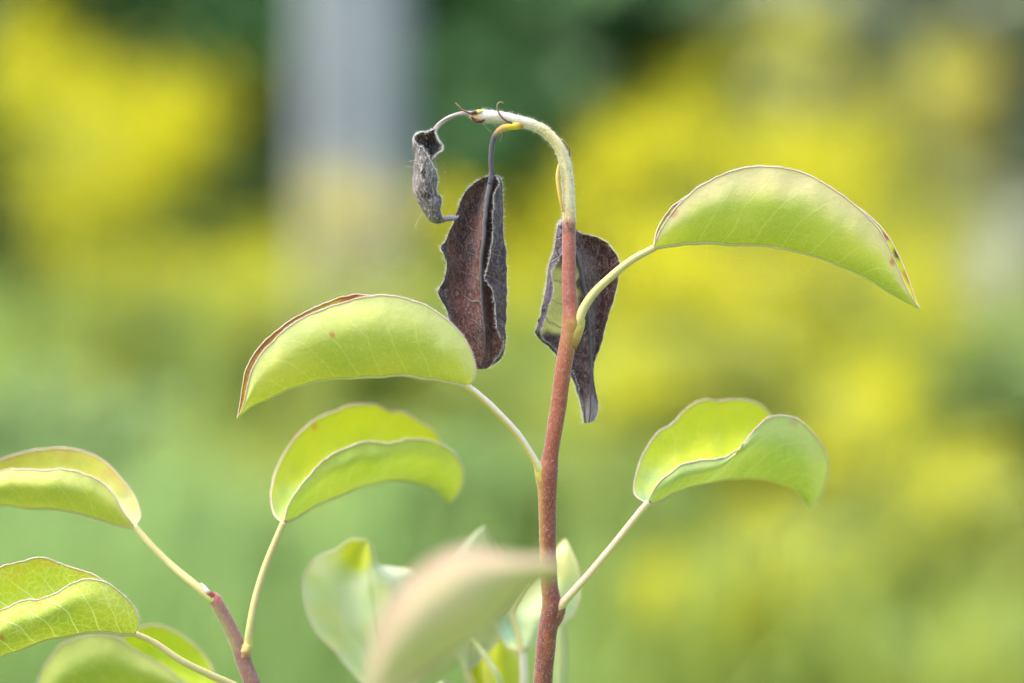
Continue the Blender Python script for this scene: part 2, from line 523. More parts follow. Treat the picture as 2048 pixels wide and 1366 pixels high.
# ------------------------------------------------------------------ meadow grass (stuff)
def blades(n, x0, x1, y0, y1, hmin, hmax, width, seed):
    rnd = random.Random(seed)
    V, F, C = [], [], []
    for _ in range(n):
        x, y = rnd.uniform(x0, x1), rnd.uniform(y0, y1)
        d = nz(x * 0.9 + 4, y * 0.9) + 0.35
        if rnd.random() > 0.55 + d: continue
        h = rnd.uniform(hmin, hmax) * (0.8 + 0.5 * nz(x * 0.6, y * 0.6, 8))
        a, b = rnd.uniform(0, 6.283), rnd.gauss(0, 0.28) * h
        bx, by = math.cos(a), math.sin(a)
        wx, wy = -by * width * 0.5, bx * width * 0.5
        z = terrain(x, y) - 0.015
        n0 = len(V)
        for f in (0.0, 0.55, 1.0):
            ox, oy = bx * b * f * f * 1.2, by * b * f * f * 1.2
            k = (1.0, 0.85, 0.1)[int(f * 2)]
            V.append((x + ox - wx * k, y + oy - wy * k, z + h * f)); V.append((x + ox + wx * k, y + oy + wy * k, z + h * f))
        F.append((n0, n0 + 1, n0 + 3, n0 + 2)); F.append((n0 + 2, n0 + 3, n0 + 5, n0 + 4))
        q = 0.5 + 0.9 * nz(x * 0.55 + 30, y * 0.55) + rnd.gauss(0, 0.12)
        c = mix((0.24, 0.38, 0.09), (0.46, 0.50, 0.085), q)
        c = mix(c, (0.25, 0.40, 0.15), 0.7 * sstep(0.1, 0.4, nz(x * 0.8, y * 0.8 + 50)))
        C.extend([c] * 6)
    return V, F, C
M_GRASS = mat_attr('meadow_grass_blade', 0.55, 0.25, 0.0, 0.5, 30, 0.15)
V, F, C = blades(62000, -3.0, 3.0, 3.0, 13.0, 0.30, 0.60, 0.014, 3)
g = mesh_obj('meadow_grass', V, F, M_GRASS, None, None, C)
tag(g, 'soft green meadow grass spreading out of focus behind the pear shoots', 'grass', kind='stuff')

# ------------------------------------------------------------------ dark trees behind the meadow
M_CROWN = mat_attr('dark_tree_foliage', 0.5, 0.25, 0.0, 0.2, 6, 0.3)
M_BARK = mat_flat('grey_brown_bark', (0.09, 0.07, 0.05), (0.045, 0.035, 0.025), 14, 0.9, 0.1)
def tree(x, y, h, r, label, col, seed, n=9000):
    rnd = random.Random(seed)
    root = empty('tree', Vector((x, y, 0)))
    tag(root, label, 'tree', 'dark trees along the far side of the meadow')
    pts = [Vector((x + 0.08 * math.sin(k), y, -0.05 + h * 0.85 * k / 7)) for k in range(8)]
    tr = world_tube('trunk', pts, [0.16 * (1 - 0.11 * k) for k in range(8)], M_BARK, root, (0.06, 0.05, 0.04), 10)
    for k in range(7):
        z = 0.5 + h * 0.7 * k / 7; a = k * 2.4
        world_tube('limb', [Vector((x, y, z)), Vector((x + math.cos(a) * r * .35, y + math.sin(a) * r * .35, z + .25)), Vector((x + math.cos(a) * r * .75, y + math.sin(a) * r * .75, z + .4))], [.05, .035, .012], M_BARK, tr, (0.06, 0.05, 0.04), 6)
    V, F, C = [], [], []
    clumps = [(rnd.uniform(0, 6.283), rnd.random() ** 0.5, rnd.uniform(0.02, 1.0)) for _ in range(90)]
    for _ in range(n):
        ca, cr_, cz = rnd.choice(clumps)
        zz = cz + rnd.gauss(0, 0.05)
        prof = (1.0 - 0.75 * max(0, zz) ** 1.6)
        rad = r * prof * cr_ * 1.05
        p = Vector((x + math.cos(ca) * rad + rnd.gauss(0, .16), y + math.sin(ca) * rad + rnd.gauss(0, .16), max(0.02, 0.05 + zz * h)))
        s_ = rnd.uniform(0.08, 0.16)
        u = Vector((rnd.gauss(0, 1), rnd.gauss(0, 1), rnd.gauss(0, .6))).normalized()
        v = u.cross(Vector((rnd.gauss(0, 1), rnd.gauss(0, 1), rnd.gauss(0, 1)))).normalized()
        n0 = len(V)
        V.extend((p - u * s_, p - v * s_ * .5, p + u * s_, p + v * s_ * .5)); F.append((n0, n0 + 1, n0 + 2, n0 + 3))
        C.extend([mix(col, tuple(k * 0.45 for k in col), rnd.random())] * 4)
    mesh_obj('crown', V, F, M_CROWN, root, None, C, None, None, False) if False else mesh_obj('crown', V, F, M_CROWN, root, None, C, smooth=False)
DG, MG, BG = (0.055, 0.155, 0.045), (0.085, 0.20, 0.062), (0.27, 0.31, 0.19)
tree(-2.1, 12.6, 2.5, 1.35, 'near-black green tree in the blurred upper left corner', DG, 1)
tree(-0.75, 12.2, 2.3, 1.1, 'dark green tree just behind the grey post', DG, 2)
tree(0.35, 12.0, 2.4, 1.15, 'dark green tree behind the arched tip of the blighted shoot', MG, 3)
tree(1.2, 12.6, 2.5, 1.2, 'olive dark tree behind the yellow flowers at upper right', (0.14, 0.17, 0.05), 4)
tree(1.8, 10.8, 2.2, 0.9, 'pale grey-green tree in the blurred upper right corner', BG, 5)
tree(-0.4, 15.2, 3.4, 1.8, 'dense dark tree in the back row behind the post', DG, 6, 12000)
tree(2.2, 15.6, 3.4, 1.9, 'tall dark tree in the back row at right', MG, 7, 12000)
tree(-3.6, 15.4, 3.5, 1.9, 'tall dark tree in the back row at left', DG, 8, 12000)
tree(0.9, 14.2, 3.2, 1.5, 'dense dark tree in the back row behind the arched tip', MG, 17, 12000)
tree(4.9, 15.0, 3.2, 1.7, 'broad dark tree beyond the right edge of the meadow', MG, 9, 8000)
tree(-5.4, 14.0, 3.2, 1.7, 'broad dark tree beyond the left edge of the meadow', DG, 10, 8000)

# ------------------------------------------------------------------ grey post
def post():
    Z = 6.6
    a, b = at(604, 300, Z), at(816, 300, Z)
    cx, wd, y = (a.x + b.x) / 2, (b.x - a.x), a.y
    V, F = [], []
    hw, ch = wd / 2, wd * 0.12
    ring = [(-hw + ch, -hw), (hw - ch, -hw), (hw, -hw + ch), (hw, hw - ch), (hw - ch, hw), (-hw + ch, hw), (-hw, hw - ch), (-hw, -hw + ch)]
    zs = [-0.1, 0.3, 0.7, 1.1, 1.5, 1.9, 2.3]
    for z in zs:
        for (px_, py_) in ring: V.append((cx + px_ + 0.004 * nz(z * 3, px_ * 9), y + py_, z))
    for i in range(len(zs) - 1):
        for k in range(8):
            F.append((i * 8 + k, i * 8 + (k + 1) % 8, (i + 1) * 8 + (k + 1) % 8, (i + 1) * 8 + k))
    V.append((cx, y, 2.36)); t = len(V) - 1
    for k in range(8): F.append(((len(zs) - 1) * 8 + k, (len(zs) - 1) * 8 + (k + 1) % 8, t))
    m = mat_flat('weathered_grey_concrete', (0.225, 0.245, 0.25), (0.19, 0.207, 0.212), 9, 0.85, 0.15)
    tag(mesh_obj('post', V, F, m, smooth=False), 'tall blurred grey post standing among the yellow flowers', 'post')
post()

# ------------------------------------------------------------------ yellow flowering plants
M_BLOOM = mat_attr('yellow_floret', 0.6, 0.15, 0.0, 0.45, 60, 0.12)
M_WEED = mat_attr('weed_leaf', 0.5, 0.25, 0.0, 0.4, 20, 0.25)
YEL, PALE = (0.66, 0.62, 0.02), (0.60, 0.60, 0.42)
def weed(label, blobs, Z, seed, col=YEL, leafcol=(0.34, 0.42, 0.085), name='goldenrod', cat='flowering plant', group='yellow flowering plants in the blurred meadow', leaves=1.0):
    rnd = random.Random(seed)
    k = SENSOR / FOCAL * Z / 2048
    c0 = at(sum(b[0] for b in blobs) / len(blobs), 683, Z)
    root = empty(name, Vector((c0.x, c0.y, 0)))
    tag(root, label, cat, group)
    for (px, py, rx, ry, dens) in blobs:
        np_ = max(2, int(round(rx * ry / 5200)))
        for q in range(np_):
            a, rr = rnd.uniform(0, 6.283), rnd.random() ** 0.5 * 0.85
            cx, cy = px + math.cos(a) * rr * rx, py + math.sin(a) * rr * ry
            ctr = at(cx, cy, Z + rnd.uniform(-0.12, 0.12))
            prx, pry = rx * k * (0.58 + 0.14 * rnd.random()), ry * k * (0.58 + 0.14 * rnd.random())
            bx, by = c0.x + (ctr.x - c0.x) * 0.55 + rnd.gauss(0, .02), c0.y + rnd.gauss(0, 0.06)
            base = Vector((bx, by, -0.02))
            pts = [base.lerp(ctr, f) + Vector((0.02 * math.sin(f * 5 + seed), 0, 0)) * (1 - f) for f in (0, .2, .4, .6, .8, 1.0)]
            st = world_tube('flower_stem', pts, [0.005, .0045, .004, .0035, .003, .0015], M_WEED, root, (0.12, 0.16, 0.04), 6)
            V, F, C = [], [], []
            nfl = int(0.9 * dens * prx * pry * math.pi / (0.010 ** 2) * 1.5)
            for _ in range(nfl):
                p = ctr + Vector((rnd.gauss(0, prx * .48), rnd.gauss(0, prx * .48), rnd.gauss(0, pry * .48)))
                s_ = rnd.uniform(0.005, 0.009)
                u = Vector((rnd.gauss(0, 1), rnd.gauss(0, 1), rnd.gauss(0, 1))).normalized()
                v = u.cross(Vector((rnd.gauss(0, 1), rnd.gauss(0, 1), rnd.gauss(0, 1)))).normalized()
                n0 = len(V)
                V.extend((p - u * s_, p - v * s_, p + u * s_, p + v * s_)); F.append((n0, n0 + 1, n0 + 2, n0 + 3))
                C.extend([mix(col, tuple(x * .75 for x in col), rnd.random())] * 4)
            b = mesh_obj('blossoms', V, F, M_BLOOM, st, None, C, smooth=False); b['kind'] = 'stuff'
            V, F, C = [], [], []
            for _ in range(int(46 * leaves)):
                f = rnd.uniform(0.12, 0.93)
                p = base.lerp(ctr, f); a = rnd.uniform(0, 6.283)
                L = rnd.uniform(0.05, 0.11) * (1.15 - 0.5 * f); d = Vector((math.cos(a), math.sin(a), rnd.uniform(-.1, .6))).normalized()
                sd_ = d.cross(Vector((0, 0, 1))).normalized() * L * 0.13
                n0 = len(V)
                V.extend((p, p + d * L * .5 + sd_, p + d * L - Vector((0, 0, L * .25)), p + d * L * .5 - sd_)); F.append((n0, n0 + 1, n0 + 2, n0 + 3))
                C.extend([mix(leafcol, tuple(x * .6 for x in leafcol), rnd.random())] * 4)
            l = mesh_obj('leaves', V, F, M_WEED, st, None, C, smooth=False); l['kind'] = 'stuff'
    return root
G_ = 'yellow flowering plants in the blurred meadow'
weed('bright yellow flowering plant left of the grey post, the largest yellow patch', [(250, 300, 170, 130, 1.0), (400, 330, 110, 150, .8), (150, 420, 120, 120, .6)], 4.6, 21)
weed('olive yellow flowering plant cut by the top left edge', [(20, 170, 110, 120, .75), (60, 60, 70, 90, .35)], 4.9, 22)
weed('sparse yellow plant low at left under the bright yellow patch', [(420, 520, 170, 90, .45), (200, 560, 180, 80, .35), (450, 640, 120, 60, .25)], 4.4, 23)
weed('pale yellow plant in front of the foot of the grey post', [(700, 470, 130, 110, .6), (715, 370, 110, 70, .40), (650, 560, 130, 80, .45)], 5.2, 24, (0.62, 0.54, 0.12))
weed('yellow plant between the hanging withered leaves and the stem', [(1050, 500, 130, 120, .7), (980, 420, 120, 90, .5), (1080, 660, 100, 90, .4)], 4.5, 25)
weed('golden yellow plant just right of the arched stem', [(1340, 320, 130, 110, .75), (1230, 420, 110, 120, .7)], 4.8, 26)
weed('olive yellow plant under the top right edge', [(1610, 110, 120, 110, .32), (1640, 260, 120, 110, .42), (1480, 80, 120, 90, .14)], 5.6, 27)
weed('bright yellow plant below the large right leaf', [(1450, 560, 170, 110, .85), (1620, 470, 120, 110, .6), (1560, 640, 130, 80, .45)], 4.4, 28)
weed('pale yellow plant at the far right above the grey-green gap', [(1930, 230, 110, 120, .45), (1880, 140, 80, 70, .25), (1980, 330, 80, 70, .3)], 5.8, 29, (0.66, 0.56, 0.10))
weed('vivid yellow plant right of the leaf tip', [(1820, 770, 110, 110, 1.0), (1800, 620, 120, 120, .65)], 4.2, 30)
weed('yellow plant at the lower right edge of the meadow', [(1930, 930, 120, 130, .6), (1960, 1030, 80, 70, .45), (1860, 880, 80, 60, .4)], 4.1, 31)
weed('low soft yellow plant right of the bare lower petiole', [(1440, 1190, 130, 110, .95), (1560, 1090, 140, 70, .55), (1420, 1020, 110, 60, .4)], 3.1, 32)
weed('sparse low yellow plant behind the left leaves', [(390, 880, 130, 80, .35), (800, 820, 100, 70, .25), (850, 1050, 90, 60, .25)], 3.8, 33)
weed('broad sparse yellow plant above the large right leaf', [(1480, 330, 200, 150, .36), (1760, 380, 190, 150, .36), (1800, 180, 150, 110, .3), (1400, 180, 130, 100, .2)], 5.3, 41)
weed('broad sparse yellow plant between the two right leaves', [(1350, 680, 220, 130, .42), (1600, 760, 220, 130, .42), (1250, 560, 130, 120, .45)], 4.6, 42)
weed('broad sparse yellow plant low at right', [(1750, 960, 190, 130, .34), (1930, 1120, 170, 110, .36), (1650, 1220, 150, 90, .28)], 3.9, 43)
weed('thin yellow plant behind the pale left leaf', [(620, 640, 190, 90, .30), (800, 560, 120, 90, .30), (300, 700, 200, 80, .22)], 4.7, 44)
weed('thin yellow plant behind the lower left leaves', [(500, 930, 200, 100, .32), (180, 830, 180, 80, .25), (700, 1080, 150, 80, .26)], 3.9, 45)
weed('soft yellow plant low between the stem and the lower right leaf', [(1270, 800, 150, 110, .40), (1200, 900, 110, 80, .2)], 3.5, 46)
weed('soft yellow plant just right of the lower right leaf', [(1740, 880, 150, 120, .42), (1880, 1010, 120, 90, .36)], 3.5, 47)
weed('faint yellow plant above the bright yellow patch at upper left', [(330, 170, 150, 110, .24), (160, 210, 120, 110, .28)], 5.4, 48)
weed('whitish flowering plant cut by the right edge', [(2050, 550, 90, 130, .8), (2030, 430, 60, 70, .45)], 4.8, 34, PALE, name='white_meadow_flower', group='white flowering plants in the blurred meadow')
# green weeds without open flowers fill the lower meadow
def herb(label, px, py, Z, w_, seed, col):
    rnd = random.Random(seed)
    top = at(px, py, Z); k = SENSOR / FOCAL * Z / 2048
    root = empty('meadow_herb', Vector((top.x, top.y, 0)))
    tag(root, label, 'plant', 'leafy green plants in the blurred meadow')
    for q in range(9):
        t_ = Vector((top.x + rnd.uniform(-1, 1) * w_ * k, top.y + rnd.uniform(-.15, .15), top.z * rnd.uniform(.8, 1.05)))
        b_ = Vector((top.x + (t_.x - top.x) * .4, top.y + rnd.gauss(0, .03), -.02))
        st = world_tube('stem', [b_.lerp(t_, f) for f in (0, .35, .7, 1)], [.004, .0035, .003, .001], M_WEED, root, (0.12, 0.17, 0.05), 6)
        V, F, C = [], [], []
        for _ in range(95):
            f = rnd.uniform(0.05, 1.0); p = b_.lerp(t_, f); a = rnd.uniform(0, 6.283)
            L = rnd.uniform(0.05, 0.12); d = Vector((math.cos(a), math.sin(a), rnd.uniform(-.2, .7))).normalized()
            sd_ = d.cross(Vector((0, 0, 1))).normalized() * L * 0.22
            n0 = len(V)
            V.extend((p, p + d * L * .5 + sd_, p + d * L - Vector((0, 0, L * .25)), p + d * L * .5 - sd_)); F.append((n0, n0 + 1, n0 + 2, n0 + 3))
            C.extend([mix(col, tuple(x * .65 for x in col), rnd.random())] * 4)
        l = mesh_obj('leaves', V, F, M_WEED, st, None, C, smooth=False); l['kind'] = 'stuff'
for i, (lb, px, py, Z, w_, c) in enumerate((
    ('blue-green leafy plant at the left edge above the left leaves', 120, 760, 3.9, 200, (0.23, 0.36, 0.15)),
    ('tall green leafy plant in front of the foot of the grey post', 700, 560, 4.9, 200, (0.28, 0.36, 0.11)),
    ('green leafy plant behind the lower left petioles', 420, 1010, 3.5, 220, (0.26, 0.38, 0.11)),
    ('green leafy plant behind the middle of the red stem', 960, 900, 3.6, 180, (0.22, 0.36, 0.11)),
    ('mid green leafy plant behind the lower right petiole', 1230, 980, 3.7, 140, (0.16, 0.30, 0.07)),
    ('yellow-green leafy plant under the large right leaf', 1500, 690, 4.0, 210, (0.42, 0.47, 0.09)),
    ('yellow-green leafy plant right of the withered leaf behind the stem', 1280, 700, 4.1, 130, (0.38, 0.46, 0.09)),
    ('yellow-green leafy plant left of the hanging withered leaf', 800, 620, 4.2, 150, (0.36, 0.44, 0.09)),
    ('yellow-green leafy plant at the right edge below vivid yellow flowers', 1930, 960, 3.7, 160, (0.40, 0.46, 0.09)),
    ('blue-green leafy plant below the right folded leaf', 1690, 1050, 3.8, 140, (0.20, 0.35, 0.15)),
    ('green leafy plant in the lower right corner', 1900, 1200, 3.4, 200, (0.24, 0.36, 0.12)),
    ('green leafy plant at the right edge beside vivid yellow flowers', 2020, 700, 4.4, 90, (0.30, 0.42, 0.14)))):
    herb(lb, px, py, Z, w_, 60 + i, c)
# ------------------------------------------------------------------ blighted pear shoot
MAIN = [(1086, 1366, 0, 19), (1092, 1290, 0, 19.5), (1099, 1240, 0, 19.5), (1104, 1208, 0, 19.8), (1099, 1170, 0, 17.5), (1096, 1100, 0, 16.5), (1095, 1020, 0, 17.5), (1095, 965, 0, 20),
        (1097, 938, 0, 20), (1102, 905, 0, 16), (1113, 840, 0, 16), (1122, 770, 0, 16.5), (1131, 710, 0, 16.5), (1139, 668, 0, 17.5), (1143, 645, 0, 20), (1141, 620, 0, 16),
        (1138, 580, 0, 14.2), (1138, 520, 0, 14), (1138, 460, 0, 13.2), (1138, 435, 0, 12.8), (1137, 400, 0, 12), (1134, 350, 0, 11.8), (1126, 312, 0, 11.2), (1111, 284, 0, 10.6),
        (1089, 262, 0, 10.6), (1062, 249, 0, 10.6), (1035, 242, 0, 11), (1005, 235, 0, 11.6), (978, 232, 0, 11.5), (960, 232, 0, 12), (950, 232, 0, 9), (938, 229, 0, 5.5)]
pear = empty('pear_shoot', P((1086, 1366, 0)) * 1.0)
b0 = root_ctrl(MAIN)
pear.location = Vector((P(b0[0]).x, P(b0[0]).y, 0)); pear.matrix_world = Matrix.Translation(pear.location)
tag(pear, 'central pear shoot with red stem, drooping arched tip and withered brown leaves', 'plant shoot', 'pear shoots')
MAROON, RUST, PINKR, YGRN, WHT = (0.115, 0.028, 0.016), (0.20, 0.052, 0.010), (0.245, 0.075, 0.050), (0.32, 0.31, 0.065), (0.42, 0.42, 0.38)
def main_col(t, a, x, y):
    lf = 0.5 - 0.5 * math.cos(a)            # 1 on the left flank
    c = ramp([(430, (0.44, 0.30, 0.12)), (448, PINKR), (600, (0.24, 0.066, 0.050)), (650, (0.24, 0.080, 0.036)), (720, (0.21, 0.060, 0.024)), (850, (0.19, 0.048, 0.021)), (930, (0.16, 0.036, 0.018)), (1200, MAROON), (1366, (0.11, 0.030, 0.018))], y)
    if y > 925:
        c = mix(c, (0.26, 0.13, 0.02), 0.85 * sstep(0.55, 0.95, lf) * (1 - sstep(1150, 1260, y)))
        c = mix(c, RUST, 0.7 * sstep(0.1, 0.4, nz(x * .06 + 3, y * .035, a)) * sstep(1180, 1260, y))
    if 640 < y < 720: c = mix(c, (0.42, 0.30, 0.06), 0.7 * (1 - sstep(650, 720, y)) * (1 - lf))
    if y < 445:
        g = mix(YGRN, (0.52, 0.46, 0.22), 0.5 + nz(x * .03, y * .03, a))
        g = mix(g, (0.34, 0.26, 0.09), 0.6 * sstep(0.1, 0.5, nz(x * .05 + 8, y * .05, a * 2)))
        g = mix(g, WHT, sstep(1110, 1010, x) * 0.9 if y < 300 else 0.35 * (1 - lf))
        c = mix(g, c, sstep(412, 458, y + 22 * nz(math.cos(a) * 2, math.sin(a) * 2, y * .05)))
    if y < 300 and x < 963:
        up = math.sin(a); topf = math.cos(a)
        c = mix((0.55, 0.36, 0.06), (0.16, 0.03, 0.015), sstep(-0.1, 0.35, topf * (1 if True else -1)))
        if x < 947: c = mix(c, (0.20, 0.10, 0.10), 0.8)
    if 440 < y < 470: c = mix(c, (0.07, 0.04, 0.035), 0.9 * sstep(0.05, 0.3, nz(a * 1.5 + 2, y * .06)))
    return c
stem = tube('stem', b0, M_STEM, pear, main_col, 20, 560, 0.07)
def visible_only(o, zmin):
    """hairs only on faces above zmin"""
    me = o.data
    class Q: pass
    q = Q(); q.data = Q(); q.data.vertices = me.vertices; q.data.polygons = [p for p in me.polygons if p.center.z > zmin and len(p.vertices) == 4]
    return q
down('stem_down', visible_only(stem, P((1086, 1420, 0)).z), 9000, 0.0005, 0.00003, M_HAIR, stem, None, 0, 0.9, 1)
tip = visible_only(stem, P((1086, 440, 0)).z)
down('tip_down', tip, 20000, 0.0008, 0.00004, M_HAIR, stem, None, 0, 0.9, 1)

# petiole collars at the nodes
def collar(px, py, d, r, c): 
    tube('leaf_scar', [(px[0], py[0], d, r * .8), ((px[0] + px[1]) / 2, (py[0] + py[1]) / 2, d, r * 1.15), (px[1], py[1], d, r * .85)], M_STEM, stem, lambda t, a, x, y: mix(c[0], c[1], t), 14, 16, 0.15)
collar((1143, 1160), (694, 636), -2 / 10, 13, ((0.22, 0.085, 0.03), (0.38, 0.37, 0.06)))
collar((1093, 1078), (988, 930), -2 / 10, 12, ((0.20, 0.075, 0.022), (0.40, 0.38, 0.06)))
collar((1104, 1124), (1256, 1206), -1 / 10, 12, ((0.12, 0.03, 0.018), (0.16, 0.06, 0.03)))

# living leaves of the central shoot
R1M = [(1308, 495), (1350, 489), (1420, 486), (1500, 488), (1570, 498), (1640, 515), (1700, 540), (1760, 572), (1810, 601), (1840, 617)]
R1N = [(1308, 495), (1313, 477), (1326, 452), (1352, 415), (1395, 377), (1445, 349), (1480, 338), (1530, 333), (1570, 337), (1620, 352), (1665, 378), (1705, 408), (1742, 441), (1768, 475), (1788, 520), (1806, 562), (1824, 597), (1840, 617)]
R1F = [(1308, 495), (1308, 470), (1316, 445), (1340, 412), (1392, 384), (1445, 357), (1480, 346), (1530, 341), (1570, 345), (1620, 360), (1665, 384), (1710, 411), (1752, 440), (1780, 470), (1803, 505), (1822, 550), (1833, 590), (1840, 617)]
def toward(F_, N_, k):
    n = 40
    return [tuple(a.lerp(b_, k)) for a, b_ in zip(spline([Vector((*p, 0)) for p in F_], n), spline([Vector((*p, 0)) for p in N_], n))]
R1F = [p[:2] for p in toward(R1F, R1N, .4)]
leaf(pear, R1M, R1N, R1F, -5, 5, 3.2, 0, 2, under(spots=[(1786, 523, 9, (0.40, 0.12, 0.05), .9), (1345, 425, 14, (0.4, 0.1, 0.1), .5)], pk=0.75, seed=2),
     upper(rim=(0.30, 0.06, 0.035), rk=0.95, spots=[(1800, 505, 18, (0.03, 0.02, 0.025), 1.0)]), petiole=[(1142, 672, 0, 8), (1150, 655, -.4, 10), (1158, 638, -.7, 10.5), (1168, 615, -.8, 9), (1188, 586, -.6, 8.5), (1220, 555, -.4, 8), (1262, 521, -.2, 7.5), (1308, 496, 0, 7)],
     label='large yellow-green folded leaf at the upper right', seed=2.0)
L1M = [(935, 772), (910, 765), (860, 757), (800, 752), (740, 751), (690, 754), (640, 760), (590, 772), (550, 788), (510, 808), (474, 836)]
L1N = [(935, 772), (948, 757), (951, 735), (943, 705), (925, 672), (900, 645), (860, 616), (815, 598), (775, 591), (740, 592), (711, 599), (645, 620), (592, 646), (539, 689), (510, 728), (497, 768), (488, 808), (474, 836)]
L1F = [(935, 772), (943, 752), (943, 725), (930, 690), (912, 668), (890, 648), (850, 622), (805, 606), (760, 597), (725, 589), (687, 587), (631, 609), (571, 641), (518, 686), (489, 728), (480, 762), (476, 800), (474, 836)]
L1F = [p[:2] for p in toward(L1F, L1N, .35)]
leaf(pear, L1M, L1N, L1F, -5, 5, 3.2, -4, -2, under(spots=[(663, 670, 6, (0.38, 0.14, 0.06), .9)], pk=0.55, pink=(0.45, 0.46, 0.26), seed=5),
     upper(g=(0.36, 0.25, 0.02), rim=(0.24, 0.06, 0.02), rk=0.9, seed=3), petiole=[(1096, 968, 0, 7), (1086, 952, -.4, 9), (1078, 936, -.8, 9), (1066, 915, -1.2, 7.5), (1035, 868, -2, 7), (990, 820, -3, 7), (955, 788, -3.6, 6.8), (932, 771, -4, 6.5)],
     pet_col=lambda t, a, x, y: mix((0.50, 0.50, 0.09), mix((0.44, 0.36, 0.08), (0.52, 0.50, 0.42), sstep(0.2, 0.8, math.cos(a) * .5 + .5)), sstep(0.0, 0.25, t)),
     label='pale green folded leaf left of the stem with a rusty margin', seed=5.0)
R2M = [(1296, 1006), (1306, 1005), (1350, 983), (1394, 969), (1438, 959), (1488, 955), (1537, 959), (1570, 969), (1596, 987), (1611, 1006), (1619, 1017)]
R2N = [(1296, 1006), (1306, 982), (1328, 956), (1361, 932), (1394, 922), (1427, 920), (1451, 914), (1475, 899), (1499, 872), (1521, 847), (1541, 834), (1565, 831), (1592, 839), (1618, 857), (1640, 885), (1655, 916), (1657, 943), (1649, 973), (1633, 1004), (1619, 1017)]
R2F = [(1294, 1007), (1273, 993), (1267, 978), (1271, 951), (1280, 923), (1297, 890), (1323, 859), (1345, 848), (1363, 826), (1389, 806), (1416, 800), (1438, 802), (1466, 799), (1493, 801), (1519, 809), (1541, 828), (1570, 850), (1600, 875), (1625, 910), (1632, 950), (1626, 990), (1619, 1017)]
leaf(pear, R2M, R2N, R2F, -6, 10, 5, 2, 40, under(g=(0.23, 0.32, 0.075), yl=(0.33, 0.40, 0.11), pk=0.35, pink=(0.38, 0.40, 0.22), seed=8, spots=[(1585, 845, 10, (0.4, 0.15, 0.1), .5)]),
     upper(base=(0.20, 0.32, 0.15), rk=0.05, seed=4), petiole=[(1104, 1238, 0, 7), (1113, 1224, -.3, 9), (1124, 1208, -.6, 9.5), (1140, 1190, -.6, 8), (1180, 1146, 0, 7.5), (1235, 1080, 1, 7), (1275, 1030, 1.6, 7), (1297, 1004, 2, 7)],
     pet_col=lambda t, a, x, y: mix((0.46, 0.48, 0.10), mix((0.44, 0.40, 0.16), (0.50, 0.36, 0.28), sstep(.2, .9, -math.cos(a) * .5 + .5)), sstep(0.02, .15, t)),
     label='folded leaf at the lower right with a wavy margin', seed=8.0)

# ------------------------------------------------------------------ withered leaves
def dead(parent, rails, par, colA, colB, label, seed, edges=(0, -1), nt_=96, nu=46, wr=0.00045, hairs=9000, ehairs=2200, flip=None, pet=None, pet_col=None, mid_j=None, mat=None, folds=()):
    G = loft(rails, nt_, nu, par)
    for i in range(nt_):                                   # fine ragged margins
        for j, sg in ((0, 1), (nu - 1, -1)):
            G[i][j] = G[i][j] + Vector((1.6 * nz(i * .45 + seed, j), 1.2 * nz(i * .5, seed + j), 0))
    o, W = sheet('withered_leaf', G, mat or M_DEAD, parent, colA, colB, wr, 330.0, bool(flip), seed)
    o['label'] = label
    for j in (0, nu - 1):
        world_tube('margin', [W[i][j] for i in range(nt_)], [0.00005 + 0.00006 * abs(nz(i * .6, seed)) for i in range(nt_)], M_EDGE, o, lambda t: mix((0.09, 0.07, 0.07), (0.28, 0.25, 0.25), .5 + 1.2 * nz(t * 22, seed)), 6)
    if mid_j is not None:
        world_tube('midrib', [W[i][mid_j] for i in range(nt_)], [0.00052 * (1 - .75 * i / nt_) for i in range(nt_)], M_STIP, o, lambda t: mix((0.10, 0.10, 0.11), (0.06, 0.045, 0.05), t), 8)
    ep = []
    for j, jj in ((0, 2), (nu - 1, nu - 3)):
        for i in range(nt_):
            d = W[i][j] - W[i][jj]
            ep.append((W[i][j], d.normalized() if d.length > 1e-9 else UP))
    fp = []
    for j, jc in folds:                                    # down also stands out along the folded outline
        for i in range(nt_):
            d = W[i][j] - W[i][jc]
            d -= FWD * d.dot(FWD)
            fp.append((W[i][j], d.normalized() if d.length > 1e-9 else UP))
    if fp: down('fold_down', o, 0, 0.0006, 0.000034, M_HAIR, o, fp, 1250, 0.45, 0)
    down('leaf_down', o, hairs, 0.00042, 0.00003, M_HAIRG, o, None, 0, 0.8, 0)
    down('margin_down', o, 0, 0.0005, 0.00003, M_HAIR, o, ep, ehairs, 0.5, 0)
    if pet: tube('petiole', pet, M_STIP, o, pet_col, 12, 50, 0.08)
    return o
RB, DB, GREY = (0.130, 0.050, 0.040), (0.048, 0.026, 0.027), (0.066, 0.055, 0.070)
# large hanging leaf
B_le = [(984, 352, 2), (958, 372, 3.5), (940, 398, 4.2), (929, 422, 4.6), (917, 452, 4.8), (901, 484, 4.2), (893, 497, 2.5), (900, 514, 3.5), (902, 536, 4), (897, 560, 3.6), (888, 584, 2.4), (902, 618, 3.8), (916, 655, 4.2), (930, 690, 4), (944, 724, 3.4), (957, 737, 3)]
B_lf = [(983, 350, 1.5), (952, 363, 2), (930, 385, 2), (918, 412, 2), (906, 448, 2), (891, 482, 2), (883, 495, 1), (892, 510, 1.5), (894, 535, 1.5), (889, 560, 1.5), (879, 584, 1), (893, 618, 2), (906, 655, 2.5), (920, 692, 2.5), (938, 728, 2.5), (955, 738, 2.5)]
B_lm = [(984, 351, 1.5), (965, 380, 3.5), (948, 415, 4.5), (938, 455, 5), (925, 495, 5), (924, 540, 5.5), (922, 590, 5), (927, 640, 4.5), (940, 690, 4), (956, 738, 3)]
